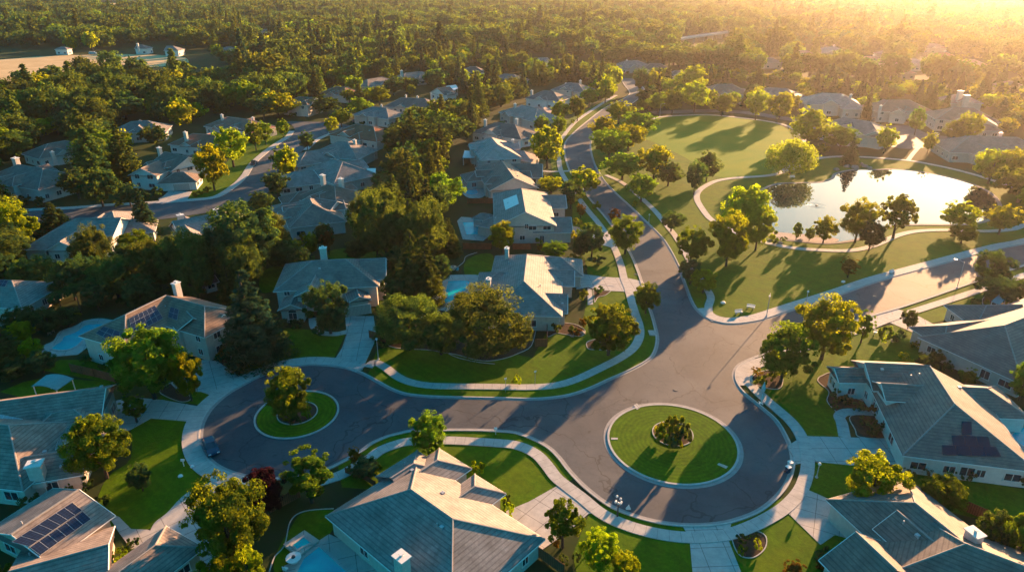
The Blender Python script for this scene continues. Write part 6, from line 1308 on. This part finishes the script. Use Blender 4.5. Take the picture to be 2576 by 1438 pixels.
# porch columns of the foreground house
# ---- far buildings
def warehouse(x, y, wm, dm, label, h=8, rz=0.0):
    g = q2(x, y); r = empty('warehouse', g, rz); tag(r, label, 'warehouse', 'white warehouses at the horizon')
    k = MB(); k.box((0, 0, h / 2), (wm, dm, h)); k.build('wall', STUCW, r); k = MB(); k.box((0, 0, h + .25), (wm + .6, dm + .6, .5)); k.build('roof', WHITE, r)
    for i in range(5): k = MB(); k.box((-wm * .4 + i * wm * .2, -dm / 2 - .05, 2), (4, .2, 3.6)); k.build('loading_door', GREYM, r)
for a in [(1588, 26, 40, 30, 'small white warehouse left of the row beyond the forest'), (1652, 30, 70, 40, 'middle white warehouse beyond the forest'), (1708, 37, 70, 45, 'nearest white warehouse beyond the forest'), (1830, 16, 260, 60, 'very long white warehouse at the horizon'), (2211, 68, 42, 22, 'brightly glinting low building in the haze'), (2316, 72, 30, 12, 'narrow glinting roof in the golden haze'), (2436, 88, 30, 14, 'glinting roof nearest the bright right corner'), (2140, 72, 34, 20, 'dull pale building left of the glinting one')]:
    warehouse(a[0], a[1], a[2], a[3], a[4], 8 if a[1] < 60 else 5)
# overpass
A, B = q2(1700, 114), q2(1900, 84); dv = (B - A); L = dv.length; rz = math.atan2(dv.y, dv.x)
r = empty('freeway_overpass', A, rz); tag(r, 'pale concrete overpass crossing the trees above the park', 'overpass')
k = MB(); k.box((L / 2, 0, 5.2), (L, 9, .8)); k.build('deck', CONC, r)
for s in (-1, 1): k = MB(); k.box((L / 2, s * 4.4, 6.0), (L, .3, .9)); k.build('parapet', CURBM, r)
for i in range(9): k = MB(); k.box((L * (i + .5) / 9, 0, 2.4), (1.2, 6, 4.8)); k.build('pier', CONC, r)
# ---------------------------------------------------------------- evening air
hz = MB(); hz.box((0, 6900, 33.0), (18400, 14600, 72))
hm = bpy.data.materials.new('evening_haze'); hm.use_nodes = True; _n = hm.node_tree; _n.nodes.clear()
_v = N(_n, 'ShaderNodeVolumePrincipled'); _v.inputs['Color'].default_value = (0.95, 0.9, 0.86, 1); _v.inputs['Density'].default_value = 0.000066; _v.inputs['Anisotropy'].default_value = 0.73
_o = N(_n, 'ShaderNodeOutputMaterial'); _n.links.new(_v.outputs[0], _o.inputs['Volume'])
tag(hz.build('haze', hm), 'warm evening haze glowing towards the low sun', 'haze', None, 'stuff')
# ================================================================ LABELS of trees and shrubs: kind + nearest landmark + side + rank
LM = [('the foreground house', 1080, 1290), ('the bottom right house', 2400, 1370), ('the large right house', 2360, 1030), ('the upper right house', 2470, 850), ('the corner house', 1340, 720), ('the twin gabled house', 1330, 550), ('the small pool house roof', 1290, 440), ('the cream walled house', 1250, 370),
      ('the teal centre house', 830, 710), ('the solar covered left house', 390, 830), ('the left edge house', 120, 1080), ('the fourteen panel roof', 150, 1330), ('the white western house', 420, 430), ('the blue western house', 70, 440), ('the long low western house', 220, 590), ('the bottom centre row house', 790, 540), ('the chimney pair house', 830, 480), ('the mauve western house', 600, 310),
      ('the curvy blue pool', 190, 850), ('the kidney shaped pool', 1150, 735), ('the rectangular pool', 1185, 575), ('the dark foreground pool', 800, 1400), ('the left traffic island', 747, 1045), ('the right traffic island', 1691, 1110), ('the pond fountain', 2054, 517), ('the willow', 1985, 400), ('the park field', 1790, 360), ('the banner pole', 1914, 980), ('the intersection', 1740, 880),
      ('the main street bend', 1460, 370), ('the main street end', 1590, 215), ('the orange sapling', 1540, 545), ('the right street', 2250, 730), ('the western street bend', 620, 450), ('the western junction', 790, 325), ('the dry field', 300, 155), ('the farmhouse pair', 390, 120), ('the round shrub bed', 1885, 1370), ('the far cul-de-sac', 2280, 350), ('the pink two storey house', 2450, 300), ('the pink dormer house', 2095, 255),
      ('the wide mauve house', 1830, 225), ('the white gabled house', 1115, 230), ('the salmon lit house', 845, 230), ('the tall chimney house', 1040, 195), ('the tan walled house', 955, 290), ('the overpass', 1780, 105), ('the white van', 234, 134), ('the garden shed', 522, 715), ('the fabric canopy', 132, 968), ('the bins', 1984, 1182), ('the giant oak', 1222, 820), ('the dark fir', 648, 800), ('the forest cottage', 1366, 150), ('the mauve gable in the haze', 2010, 150), ('the hazy chimney roof', 2400, 245), ('the grey border house', 2500, 360)]
ORD = ['', 'second ', 'third ', 'fourth ', 'fifth ', 'sixth ', 'seventh ', 'eighth ', 'ninth ', 'tenth ', 'eleventh ', 'twelfth ', 'thirteenth ', 'fourteenth ', 'fifteenth ', 'sixteenth ', 'seventeenth ', 'eighteenth ', 'nineteenth ', 'twentieth ']
byk = {}
for e_, k_, x, yb, bx in TREES:
    yc = (bx[1] + bx[3]) / 2
    name, lx, ly = min(LM, key=lambda l: math.hypot(l[1] - x, (l[2] - yc) * 1.5) + (500 if (l[0], k_) in (('the giant oak', 'o'), ('the dark fir', 'c'), ('the willow', 'w'), ('the orange sapling', 'x')) and math.hypot(l[1] - x, l[2] - yc) < 45 else 0))
    dx, dy = x - lx, (yc - ly) * 1.4
    side = ('right of ' if dx > 0 else 'left of ') if abs(dx) > abs(dy) else ('below ' if dy > 0 else 'above ')
    byk.setdefault((KN[k_][2], side + name), []).append((math.hypot(dx, dy), e_))
for (kd, wh), l in byk.items():
    l.sort(key=lambda t: t[0])
    for i, (d, e_) in enumerate(l):
        e_['label'] = (kd + ' ' + wh) if len(l) == 1 else (('nearest ' if i == 0 else ORD[min(i, 19)] + 'nearest ') + kd + ' ' + wh)
        if 'group' not in e_: e_['group'] = ('shrubs ' if e_['category'] == 'shrub' else 'trees ') + 'round the lots and in the woods'
